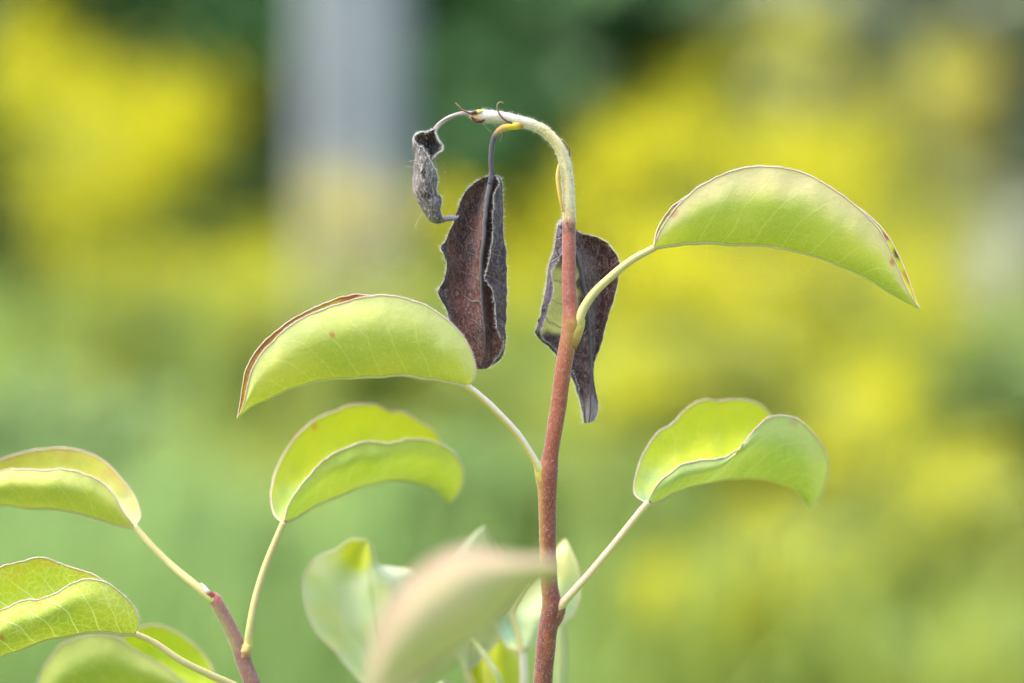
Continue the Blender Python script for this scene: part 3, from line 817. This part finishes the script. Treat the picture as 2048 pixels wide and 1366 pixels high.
B_m = [(984, 350, 0), (978, 375, 0.2), (971, 420, 0), (965, 470, 0), (961, 520, 0), (961, 570, 0.5), (964, 620, 1), (967, 670, 1.6), (966, 710, 2.2), (960, 738, 3)]
B_rm = [(986, 350, 1.5), (985, 375, 3.2), (982, 420, 4), (979, 470, 4.5), (978, 520, 4.5), (980, 570, 4.5), (983, 620, 4.5), (986, 670, 4), (982, 712, 3.5), (966, 738, 3)]
B_rf = [(992, 348, 2), (1002, 362, 2), (1004, 400, 2.2), (1008, 450, 2.4), (1011, 510, 2.5), (1013, 570, 2.5), (1012, 630, 2.5), (1011, 680, 2.5), (1003, 715, 3), (974, 737, 3)]
B_re = [(990, 350, 0), (999, 366, -.5), (988, 392, -1), (987, 440, -1.6), (983, 500, -2), (972, 545, -2), (969, 556, -2), (982, 574, -1.8), (990, 600, -1.6), (994, 640, -1), (997, 666, -.5), (1008, 684, 1), (998, 712, 2), (978, 735, 3)]
def bA(s, t, x, y):
    c = mix(RB, DB, sstep(-0.15, 0.35, nz(x * .022, y * .016, 1.0)))
    c = mix(c, (0.12, 0.042, 0.028), 0.6 * sstep(0.0, 0.4, nz(x * .03 + 7, y * .02, 2)))
    c = mix(c, GREY, 0.65 * sstep(0.15, 0.0, t))
    c = mix(c, GREY, 0.75 * sstep(-0.58, -0.74, s))
    return mix(c, DB, 0.5 * sstep(.75, 1, t))
def bB(s, t, x, y):
    return mix(GREY, (0.05, 0.032, 0.042), sstep(-.2, .35, nz(x * .03, y * .02, 4)))
dead(pear, [B_le, B_lf, B_lm, B_m, B_rm, B_rf, B_re], [0, .12, .32, .5, .64, .82, 1.0], bA, bB, 'large withered brown leaf hanging from the arched tip', 3.0, hairs=11000,
     flip=True, mid_j=23, folds=((5, 20), (37, 26)), pet=[(1050, 249, .3, 7), (1036, 251, -.5, 8), (1018, 253, -.8, 7.4), (1002, 258, -.8, 6.5), (990, 272, -.6, 5.6), (984, 292, -.4, 5.2), (982, 320, -.2, 5), (983, 345, 0, 5), (980, 368, .1, 5)],
     pet_col=lambda t, a, x, y: mix((0.34, 0.18, 0.05), mix(mix((0.50, 0.36, 0.03), (0.40, 0.24, 0.08), sstep(.18, .28, t)), (0.065, 0.06, 0.075), sstep(.28, .45, t)), sstep(0.06, .12, t)))
# leaf behind the stem, part still green
C_fe = [(1128, 452, 4), (1134, 470, 1), (1130, 492, 0.5), (1117, 515, 0.5), (1103, 546, 0.5), (1106, 580, 0.5), (1097, 612, 0.8), (1085, 645, 1.5), (1080, 668, 2.5), (1101, 692, 4), (1122, 716, 5), (1150, 755, 5.5), (1164, 805, 5.5), (1168, 846, 5.5)]
C_ff = [(1122, 438, 4), (1116, 452, 3), (1110, 480, 2.5), (1103, 515, 2.5), (1096, 550, 2.5), (1090, 590, 2.5), (1082, 625, 2.8), (1074, 655, 3), (1073, 668, 3.5), (1098, 694, 5), (1119, 718, 5.5), (1148, 762, 6), (1162, 810, 6), (1169, 847, 6)]
C_lm = [(1124, 440, 5), (1124, 465, 5.5), (1122, 500, 5.5), (1120, 540, 5.5), (1117, 580, 5.5), (1114, 620, 5.5), (1113, 655, 5.5), (1116, 685, 5.5), (1136, 715, 6.5), (1156, 750, 6.5), (1166, 800, 6), (1172, 846, 5.5)]
C_m = [(1126, 440, 5), (1138, 465, 5), (1150, 500, 5), (1163, 545, 5), (1172, 590, 5), (1178, 630, 5), (1181, 680, 5), (1182, 720, 5), (1183, 755, 4.5), (1182, 790, 4), (1181, 820, 3.5), (1178, 845, 3.5)]
C_rm = [(1130, 441, 5.5), (1165, 472, 6.5), (1186, 500, 7.5), (1198, 540, 8), (1199, 580, 8.5), (1196, 630, 8.5), (1190, 680, 8), (1186, 720, 7), (1187, 755, 6), (1190, 790, 5), (1189, 820, 4.5), (1183, 844, 4)]
C_re = [(1134, 448, 5.5), (1160, 465, 6), (1192, 475, 6), (1217, 490, 6), (1240, 527, 6), (1236, 560, 6.5), (1226, 600, 7), (1212, 650, 7), (1198, 700, 7), (1188, 727, 6.5), (1187, 760, 6), (1194, 795, 5), (1195, 822, 4.5), (1188, 842, 4)]
PATCH = (0.74, 0.72, 0.26)
def cA(s, t, x, y):
    c = mix((0.055, 0.030, 0.036), (0.10, 0.07, 0.082), .5 + nz(x * .03, y * .03, 6))
    if x > 1150: c = mix(c, (0.055, 0.013, 0.012), sstep(0.35, .75, s) * .9)
    e = nz(x * .045, y * .045, 3) * 26
    edge_l = 1078 + (668 - y) * .13
    k = sstep(505, 560, y + e) * (1 - sstep(655, 676, y + e * .6)) * (1 - sstep(1148, 1162, x + e * .6)) * sstep(edge_l - 4, edge_l + 6, x)
    c = mix(c, PATCH, k)
    if 530 < y < 660 and 1140 < x < 1160: c = mix(c, (0.5, 0.40, 0.17), .4 * k)
    if y > 775: c = mix(c, (0.30, 0.29, 0.30), sstep(775, 830, y))
    return c
def cB(s, t, x, y):
    return mix((0.085, 0.078, 0.115), (0.03, 0.02, 0.028), sstep(-.15, .3, nz(x * .05, y * .03, 9)))
dead(pear, [C_fe, C_ff, C_lm, C_m, C_rm, C_re], [0, .17, .36, .56, .8, 1], cA, cB, 'withered leaf behind the stem with a yellow-green patch', 6.0, hairs=9000, flip=True, mid_j=25, folds=((8, 22),),
     pet=[(1120, 452, 1.8, 3), (1124, 443, 3, 4), (1128, 446, 4.4, 4.5), (1136, 462, 5, 4.5)], pet_col=lambda t, a, x, y: (0.20, 0.17, 0.18))
# small curled leaf at the tip
A_lr = [(869, 258, 0), (852, 263, -1.5), (832, 267, -2), (829, 285, -2.4), (845, 298, -2.6), (858, 318, -2.6), (866, 332, -2.4), (874, 352, -1.2), (873, 378, -1), (884, 400, -.6), (879, 420, -.6), (888, 437, 0), (910, 439, 0)]
A_fm = [(868, 258, 0), (851, 264, -.8), (830, 270, -1), (828, 288, -1.4), (838, 303, -2.6), (846, 322, -3.4), (850, 345, -3.6), (852, 370, -3.4), (855, 392, -3), (864, 414, -2.4), (876, 432, -1.4), (888, 440, -.4), (910, 440, 0)]
A_lf = [(867, 257, .4), (848, 265, 0), (828, 272, 0), (826, 290, 0), (831, 310, 0), (829, 335, 0), (827, 365, 0), (830, 392, 0), (841, 418, 0), (858, 438, 0), (875, 446, 0), (890, 444, 0), (910, 441, .2)]
A_bk = [(868, 256, .8), (856, 266, 3), (852, 285, 4), (853, 310, 4), (851, 340, 4), (849, 370, 4), (853, 395, 3.6), (863, 418, 3), (876, 434, 2), (890, 440, 1), (910, 439, .3)]
A_rf = [(869, 256, .6), (867, 270, 1.6), (871, 285, 2), (872, 305, 1.5), (868, 330, 1.6), (872, 360, 1.6), (871, 385, 1.5), (880, 405, 1.2), (877, 424, 1), (890, 438, .6), (910, 438, .2)]
A_rr = [(871, 257, 0), (871, 268, -1), (876, 282, -1.6), (886, 293, -1.8), (882, 303, -1.8), (868, 314, -1.4), (861, 326, -.6), (864, 350, 0), (862, 380, .4), (870, 405, .4), (872, 425, .4), (888, 438, .2), (910, 438, 0)]
def aA(s, t, x, y): return mix((0.045, 0.034, 0.032), (0.16, 0.145, 0.145), .5 + 1.1 * nz(x * .05, y * .04, 2))
def aB(s, t, x, y): return mix((0.085, 0.035, 0.030), (0.05, 0.035, 0.04), .5 + nz(x * .06, y * .06, 5))
lA = dead(pear, [A_lr, A_fm, A_lf, A_bk, A_rf, A_rr], [0, .22, .42, .64, .82, 1], aA, aB, 'small grey curled withered leaf at the very tip', 9.0, mat=M_DEADG, nt_=80, nu=40, wr=0.0006, hairs=14000, ehairs=4500, flip=False,
     pet=[(950, 231, 0, 6.5), (934, 227, 0, 5.5), (915, 229, 0, 4.6), (895, 237, 0, 4.6), (880, 248, 0, 4.8), (870, 260, 0, 6)], pet_col=lambda t, a, x, y: mix((0.16, 0.12, 0.11), (0.32, 0.30, 0.29), .5 + .5 * math.sin(a * 3 + t * 9)))
tube('leaf_tip', [(884, 440, 0, 2.5), (893, 437, -.2, 4), (902, 435, -.3, 5.5), (910, 437, 0, 4.5), (917, 432, .8, 1.5)], M_STIP, lA, lambda t, a, x, y: mix((0.08, 0.07, 0.09), (0.20, 0.19, 0.24), .5 + .5 * math.sin(a)), 10, 24, .3)
# dry stipules and a bud scale on the arched tip
for pts in ([(946, 229, -1, 2.2), (934, 224, -1.1, 2.0), (924, 219, -1.1, 1.7), (917, 212, -1.2, 1.5), (911, 206, -1.2, 1.3)],
            [(1024, 247, -1.1, 3), (1010, 240, -1.3, 2.0), (1001, 231, -1.3, 1.7), (995, 219, -1.3, 1.5), (995, 209, -1.3, 1.4), (1001, 204, -1.3, 1.3), (1007, 207, -1.3, 1.1)],
            [(1137, 318, .2, 1.8), (1139, 306, .4, 1.7), (1137, 295, .4, 1.5), (1131, 286, .4, 1.3), (1124, 283, .4, 1.1)]):
    tube('stipule', pts, M_STIP, pear, lambda t, a, x, y: mix((0.06, 0.03, 0.025), (0.22, 0.13, 0.08), t), 8, 30, .15)
tube('bud_scale', [(1126, 424, -1, 1.5), (1122, 405, -1.1, 3), (1117, 375, -1.1, 3.6), (1115, 350, -1.1, 3.6), (1117, 332, -1, 2.4), (1119, 327, -1, 1)], M_STIP, pear, lambda t, a, x, y: mix((0.45, 0.26, 0.04), (0.52, 0.38, 0.12), t), 10, 30, .1)
tube('bud_scale', [(970, 240, -.8, 2), (960, 243, -.8, 4), (951, 241, -.7, 4), (943, 235, -.6, 1.5)], M_STIP, pear, lambda t, a, x, y: mix((0.12, 0.022, 0.010), (0.05, 0.012, 0.008), t), 10, 24, .3)
tube('bud_scale', [(966, 222, -.8, 2), (958, 223, -1, 4), (948, 225, -1, 3), (938, 226, -1, 1)], M_STIP, pear, lambda t, a, x, y: mix((0.58, 0.42, 0.08), (0.06, 0.03, 0.04), sstep(.35, .5, t)), 10, 24, .15)
# long silky hairs and threads
def threads(parent, lines):
    for l in lines:
        tube('silk_thread', [(x, y, d, .15) for x, y, d in l], M_HAIR, parent, lambda t, a, x, y: (.8, .8, .8), 5, 20, 0)
threads(pear, [[(964, 246, -1), (975, 257, -1), (983, 264, -1)], [(975, 246, -1), (988, 248, -1), (993, 254, -1)], [(1001, 262, -1), (1004, 272, -1), (999, 284, -1)], [(838, 322, -1), (826, 321, -1), (819, 324, -1)], [(836, 334, -1), (822, 334, -1), (810, 332, -1)],
              [(868, 318, -1), (873, 328, -1), (869, 338, -1)], [(845, 428, 0), (836, 440, 0), (829, 456, 0)], [(1006, 262, -1), (1014, 264, -1), (1022, 258, -1)]])

# ------------------------------------------------------------------ left shoot
LS = [(556, 1520, 10, 20), (532, 1440, 10, 18), (507, 1372, 10, 17), (490, 1330, 10, 16), (478, 1295, 10, 15.5), (460, 1255, 10, 14.5), (444, 1225, 10, 14), (430, 1198, 10, 13), (424, 1188, 10, 9)]
lb = root_ctrl(LS)
lsh = empty('pear_shoot', Vector((P(lb[0]).x, P(lb[0]).y, 0)))
tag(lsh, 'left pear shoot with a cut tip and four folded leaves', 'plant shoot', 'pear shoots')
ls = tube('stem', lb, M_STEM, lsh, lambda t, a, x, y: mix(mix((0.17, 0.085, 0.068), (0.22, 0.21, 0.075), .8 * sstep(.3, .9, .5 - .5 * math.cos(a)) * (y < 1300)), (0.22, 0.05, 0.045), .9 * (y < 1206) * sstep(-.2, .4, math.sin(a))), 18, 420, .07)
down('stem_down', visible_only(ls, P((506, 1420, 10)).z), 3500, 0.00042, 0.000022, M_HAIR, ls, None, 0, .9, 1)
tube('bud', [(424, 1192, 9.4, 8), (415, 1184, 9, 6), (407, 1172, 9, 3), (401, 1166, 9, 1)], M_STIP, ls, lambda t, a, x, y: mix((0.22, 0.05, 0.045), (0.46, 0.45, 0.41), sstep(.2, .5, t)), 10, 20, .2)
collar((486, 496), (1318, 1288), 9.2, 10, ((0.24, 0.09, 0.08), (0.46, 0.40, 0.10)))
bpy.data.objects[-1] if False else None
TLM = [(269, 1054), (249, 1051), (213, 1040), (160, 1027), (107, 1019), (53, 1013), (0, 1012), (-60, 1015), (-130, 1030), (-180, 1055)]
TLN = [(269, 1054), (262, 1044), (245, 1022), (228, 990), (199, 962), (160, 946), (125, 940), (89, 943), (36, 939), (0, 942), (-60, 950), (-120, 975), (-160, 1010), (-180, 1055)]
TLF = [(269, 1054), (280, 1036), (277, 1013), (263, 983), (235, 948), (203, 919), (167, 903), (125, 896), (71, 900), (25, 912), (0, 921), (-60, 945), (-130, 990), (-170, 1030), (-180, 1055)]
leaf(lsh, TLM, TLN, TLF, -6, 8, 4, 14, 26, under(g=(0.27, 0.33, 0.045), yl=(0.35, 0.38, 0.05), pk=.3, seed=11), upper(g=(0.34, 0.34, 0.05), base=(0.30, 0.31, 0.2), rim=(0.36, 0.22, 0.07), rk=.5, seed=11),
     petiole=[(437, 1208, 10, 7), (418, 1193, 9.4, 8.5), (385, 1166, 10, 8), (340, 1128, 12, 7), (300, 1088, 13, 6.5), (269, 1053, 14, 6.5)], label='yellow-green folded leaf cut by the left edge, upper one', seed=11.0)
LMM = [(568, 1045), (580, 1040), (594, 1031), (620, 1014), (663, 995), (707, 977), (751, 965), (795, 960), (828, 964), (861, 975), (883, 990), (898, 1006)]
LMN = [(568, 1045), (576, 1014), (592, 983), (608, 964), (630, 939), (652, 917), (678, 903), (713, 889), (740, 884), (777, 887), (806, 881), (832, 878), (861, 882), (880, 889), (905, 904), (920, 926), (926, 948), (922, 972), (911, 994), (898, 1006)]
LMF = [(566, 1046), (549, 1030), (541, 999), (543, 972), (553, 939), (571, 904), (595, 871), (625, 843), (663, 825), (700, 811), (729, 808), (757, 811), (779, 823), (806, 823), (834, 841), (863, 858), (880, 880), (898, 915), (903, 950), (902, 985), (898, 1006)]
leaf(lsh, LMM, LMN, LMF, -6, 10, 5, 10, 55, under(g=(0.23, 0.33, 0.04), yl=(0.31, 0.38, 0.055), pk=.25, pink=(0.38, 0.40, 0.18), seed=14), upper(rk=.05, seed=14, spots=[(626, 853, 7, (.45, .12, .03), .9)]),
     petiole=[(478, 1318, 10.2, 8), (490, 1302, 9.8, 9.5), (497, 1285, 9.6, 9.5), (500, 1255, 9, 8), (512, 1195, 9.4, 7.5), (530, 1135, 9.8, 7), (550, 1085, 10, 6.5), (568, 1044, 10, 6.5)], label='bright yellow-green folded leaf in the middle left', seed=14.0)
BLM = [(269, 1268), (245, 1266), (213, 1262), (171, 1264), (117, 1273), (71, 1286), (28, 1302), (0, 1313), (-50, 1335), (-100, 1365), (-130, 1395)]
BLN = [(269, 1268), (277, 1254), (278, 1236), (265, 1211), (245, 1190), (213, 1166), (178, 1159), (153, 1163), (117, 1184), (82, 1198), (46, 1202), (0, 1223), (-50, 1252), (-90, 1300), (-120, 1350), (-130, 1395)]
BLF = [(269, 1268), (273, 1248), (268, 1228), (255, 1206), (235, 1184), (212, 1166), (189, 1150), (160, 1140), (135, 1133), (117, 1126), (96, 1117), (71, 1115), (43, 1124), (0, 1134), (-50, 1160), (-100, 1220), (-125, 1300), (-130, 1395)]
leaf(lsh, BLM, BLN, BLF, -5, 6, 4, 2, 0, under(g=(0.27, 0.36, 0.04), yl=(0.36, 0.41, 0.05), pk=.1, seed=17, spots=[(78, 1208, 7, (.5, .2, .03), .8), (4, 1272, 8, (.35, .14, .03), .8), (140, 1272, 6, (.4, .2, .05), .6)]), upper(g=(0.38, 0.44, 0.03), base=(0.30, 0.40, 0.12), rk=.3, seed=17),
     petiole=[(512, 1400, 9, 9), (470, 1372, 8, 8), (420, 1350, 6, 7.5), (360, 1320, 4, 7), (310, 1286, 3, 6.5), (269, 1267, 2, 6)], label='veined yellow-green leaf at the bottom left edge', seed=17.0, edge_r=.2, mat=M_LEAFV)
B2M = [(450, 1410), (360, 1408), (260, 1402), (160, 1408), (75, 1435)]
B2N = [(450, 1410), (375, 1366), (358, 1356), (320, 1328), (270, 1300), (242, 1281), (199, 1269), (160, 1275), (117, 1296), (85, 1343), (72, 1390), (75, 1435)]
B2F = [(450, 1410), (445, 1385), (430, 1355), (418, 1326), (391, 1293), (349, 1261), (310, 1250), (267, 1261), (230, 1285), (180, 1300), (120, 1330), (90, 1380), (75, 1435)]
leaf(lsh, B2M, B2N, B2F, -6, 8, 5, 45, 40, under(g=(0.22, 0.30, 0.045), yl=(0.30, 0.36, 0.06), pk=.2, seed=20), upper(g=(0.34, 0.43, 0.02), bk=.2, rk=.15, seed=20), petiole=[(520, 1440, 12, 9), (490, 1425, 28, 8), (450, 1410, 45, 7)], label='blurred leaf in the bottom left, below the veined leaf', seed=20.0, hairs=0)

# ------------------------------------------------------------------ near shoot out of focus in front
FS = [(735, 1480, -130, 22), (733, 1450, -131, 17), (731, 1430, -132, 13)]
fb_ = root_ctrl(FS, -0.01)
fsh = empty('pear_shoot', Vector((P(fb_[0]).x, P(fb_[0]).y, 0)))
tag(fsh, 'very blurred pinkish leaf close to the lens, crossing the stem at bottom', 'plant shoot', 'pear shoots')
tube('stem', fb_, M_STEM, fsh, lambda t, a, x, y: (0.22, 0.09, 0.06), 14, 200, .05)
FM = [(742, 1420), (775, 1385), (808, 1362), (829, 1345), (873, 1319), (932, 1281), (984, 1243), (1019, 1208), (1052, 1175), (1100, 1150), (1150, 1132)]
FN = [(742, 1420), (738, 1366), (744, 1294), (762, 1235), (791, 1188), (832, 1140), (873, 1112), (917, 1094), (961, 1097), (1005, 1108), (1043, 1112), (1095, 1116), (1150, 1132)]
FF = [(742, 1420), (790, 1400), (830, 1370), (880, 1335), (940, 1295), (990, 1255), (1028, 1215), (1062, 1180), (1108, 1154), (1150, 1132)]
leaf(fsh, FM, FN, FF, -3, 3, 3, -132, -128, under(g=(0.34, 0.325, 0.15), yl=(0.38, 0.335, 0.18), pink=(0.43, 0.29, 0.21), pk=.9, seed=23), upper(g=(0.30, 0.28, 0.10), bk=.1, rk=.4), petiole=[(731, 1432, -132, 11), (736, 1428, -132, 10), (743, 1418, -132, 9)], hairs=0, seed=23.0, edge_r=.25, mid_r=1.1, mat=M_LEAFP)

# ------------------------------------------------------------------ rear shoot
RS = [(985, 1600, 46, 16), (984, 1520, 46, 13), (984, 1470, 46, 10), (990, 1430, 46, 6)]
rb = root_ctrl(RS)
rsh = empty('pear_shoot', Vector((P(rb[0]).x, P(rb[0]).y, 0)))
tag(rsh, 'soft pale green shoot behind the stem at bottom centre', 'plant shoot', 'pear shoots')
tube('stem', rb, M_STEM, rsh, lambda t, a, x, y: (0.30, 0.20, 0.10), 14, 200, .05)
PALEG, TEAL = (0.40, 0.48, 0.27), (0.24, 0.40, 0.30)
def pal(sp, g=PALEG, y2=(0.44, 0.47, 0.20)):
    def f(s, t, x, y):
        c = mix(g, y2, .4 + nz(x * .02, y * .02, 4))
        c = mix(c, (0.52, 0.56, 0.42), .5 * sstep(.1, .5, nz(x * .015 + 4, y * .015, 8)))
        for sx, sy, sr, sc, k in sp: c = mix(c, sc, k * (1 - sstep(.45, 1., math.hypot(x - sx, y - sy) / sr)))
        return c
    return f
# (base, midrib, side A, side B)
leaf(rsh, [(800, 1395), (778, 1330), (757, 1262), (742, 1195), (737, 1140), (737, 1080)], [(800, 1395), (735, 1372), (700, 1338), (672, 1302), (638, 1270), (619, 1235), (609, 1190), (612, 1147), (636, 1114), (670, 1100), (703, 1079), (737, 1080)],
     [(800, 1395), (846, 1340), (858, 1260), (848, 1190), (830, 1145), (786, 1137), (759, 1134), (750, 1118), (745, 1096), (737, 1080)], 4, 6, -7, 50, 42, pal([(715, 1110, 48, (0.42, 0.45, 0.02), 1)]), pal([(715, 1110, 48, (0.42, 0.45, 0.02), 1), (680, 1210, 40, (.3, .42, .2), .6)]),
     petiole=[(986, 1500, 46, 8), (900, 1450, 48, 8), (830, 1420, 49, 7), (800, 1395, 50, 7)], label='pale broad leaf left of the blurred near leaf', seed=26.0, mat=M_LEAFP, hairs=0, edge=(0.6, .55, .48), mid_r=.25)
leaf(rsh, [(935, 1345), (942, 1250), (955, 1150), (971, 1052)], [(935, 1345), (880, 1260), (886, 1160), (925, 1090), (952, 1062), (971, 1052)], [(935, 1345), (1004, 1270), (1014, 1180), (1000, 1112), (988, 1080), (971, 1052)], -3, 3, 6, 46, 48, pal([]), pal([]),
     petiole=[(986, 1480, 46, 7), (965, 1430, 46, 7), (935, 1345, 46, 6)], label='pale leaf tip rising behind the blurred near leaf', seed=29.0, mat=M_LEAFP, hairs=0)
leaf(rsh, [(1045, 1303), (1038, 1262), (1027, 1222), (1050, 1180), (1090, 1128), (1131, 1079)], [(1045, 1303), (1016, 1294), (998, 1262), (984, 1229), (1005, 1216), (1034, 1200), (1064, 1160), (1098, 1110), (1131, 1079)],
     [(1045, 1303), (1074, 1290), (1115, 1257), (1138, 1241), (1155, 1208), (1160, 1170), (1153, 1132), (1141, 1100), (1131, 1079)], 5, -3, -4, 36, 40, pal([(1010, 1255, 40, TEAL, .8)]), pal([(1010, 1255, 42, TEAL, .9), (1140, 1130, 40, (.45, .46, .12), .7)]),
     petiole=[(990, 1440, 46, 9), (1030, 1410, 42, 9), (1047, 1370, 38, 8), (1046, 1303, 36, 8)], pet_col=lambda t, a, x, y: (0.62, 0.58, 0.46), label='pale leaf with a white midrib crossing behind the stem', seed=32.0, mat=M_LEAFP, hairs=0, mid_r=1.0, edge=(.6, .5, .4))
leaf(rsh, [(1000, 1440), (985, 1380), (975, 1320), (988, 1240)], [(1000, 1440), (945, 1380), (918, 1302), (945, 1268), (988, 1240)], [(1000, 1440), (1045, 1390), (1042, 1330), (1018, 1278), (988, 1240)], 3, 3, -4, 58, 60, upper(bk=.1, rk=.1), upper(bk=.1, rk=.1),
     petiole=[(986, 1500, 46, 7), (995, 1470, 52, 7), (1000, 1440, 58, 7)], label='bright yellow leaf low behind the blurred near leaf', seed=35.0, hairs=0)
leaf(rsh, [(900, 1450), (895, 1410), (886, 1360)], [(900, 1450), (870, 1410), (872, 1372), (886, 1360)], [(900, 1450), (920, 1410), (905, 1370), (886, 1360)], -3, 3, 4, 40, 40, pal([]), pal([]), petiole=[(986, 1510, 46, 6), (940, 1480, 43, 6), (900, 1450, 40, 6)], label='tiny pale leaf tip at the bottom edge', seed=38.0, mat=M_LEAFP, hairs=0)
tube('petiole', [(1000, 1440, 44, 7), (1000, 1366, 32, 7), (975, 1320, 30, 6), (940, 1272, 30, 5)], M_PET, rsh, lambda t, a, x, y: (0.50, 0.52, 0.24), 10, 40, .05)
tube('side_stem', [(1010, 1560, 48, 13), (1080, 1480, 58, 13), (1116, 1400, 62, 13), (1122, 1340, 62, 12), (1122, 1280, 62, 11), (1120, 1240, 62, 9)], M_PET, rsh, lambda t, a, x, y: (0.36, 0.42, 0.20), 12, 60, .05)
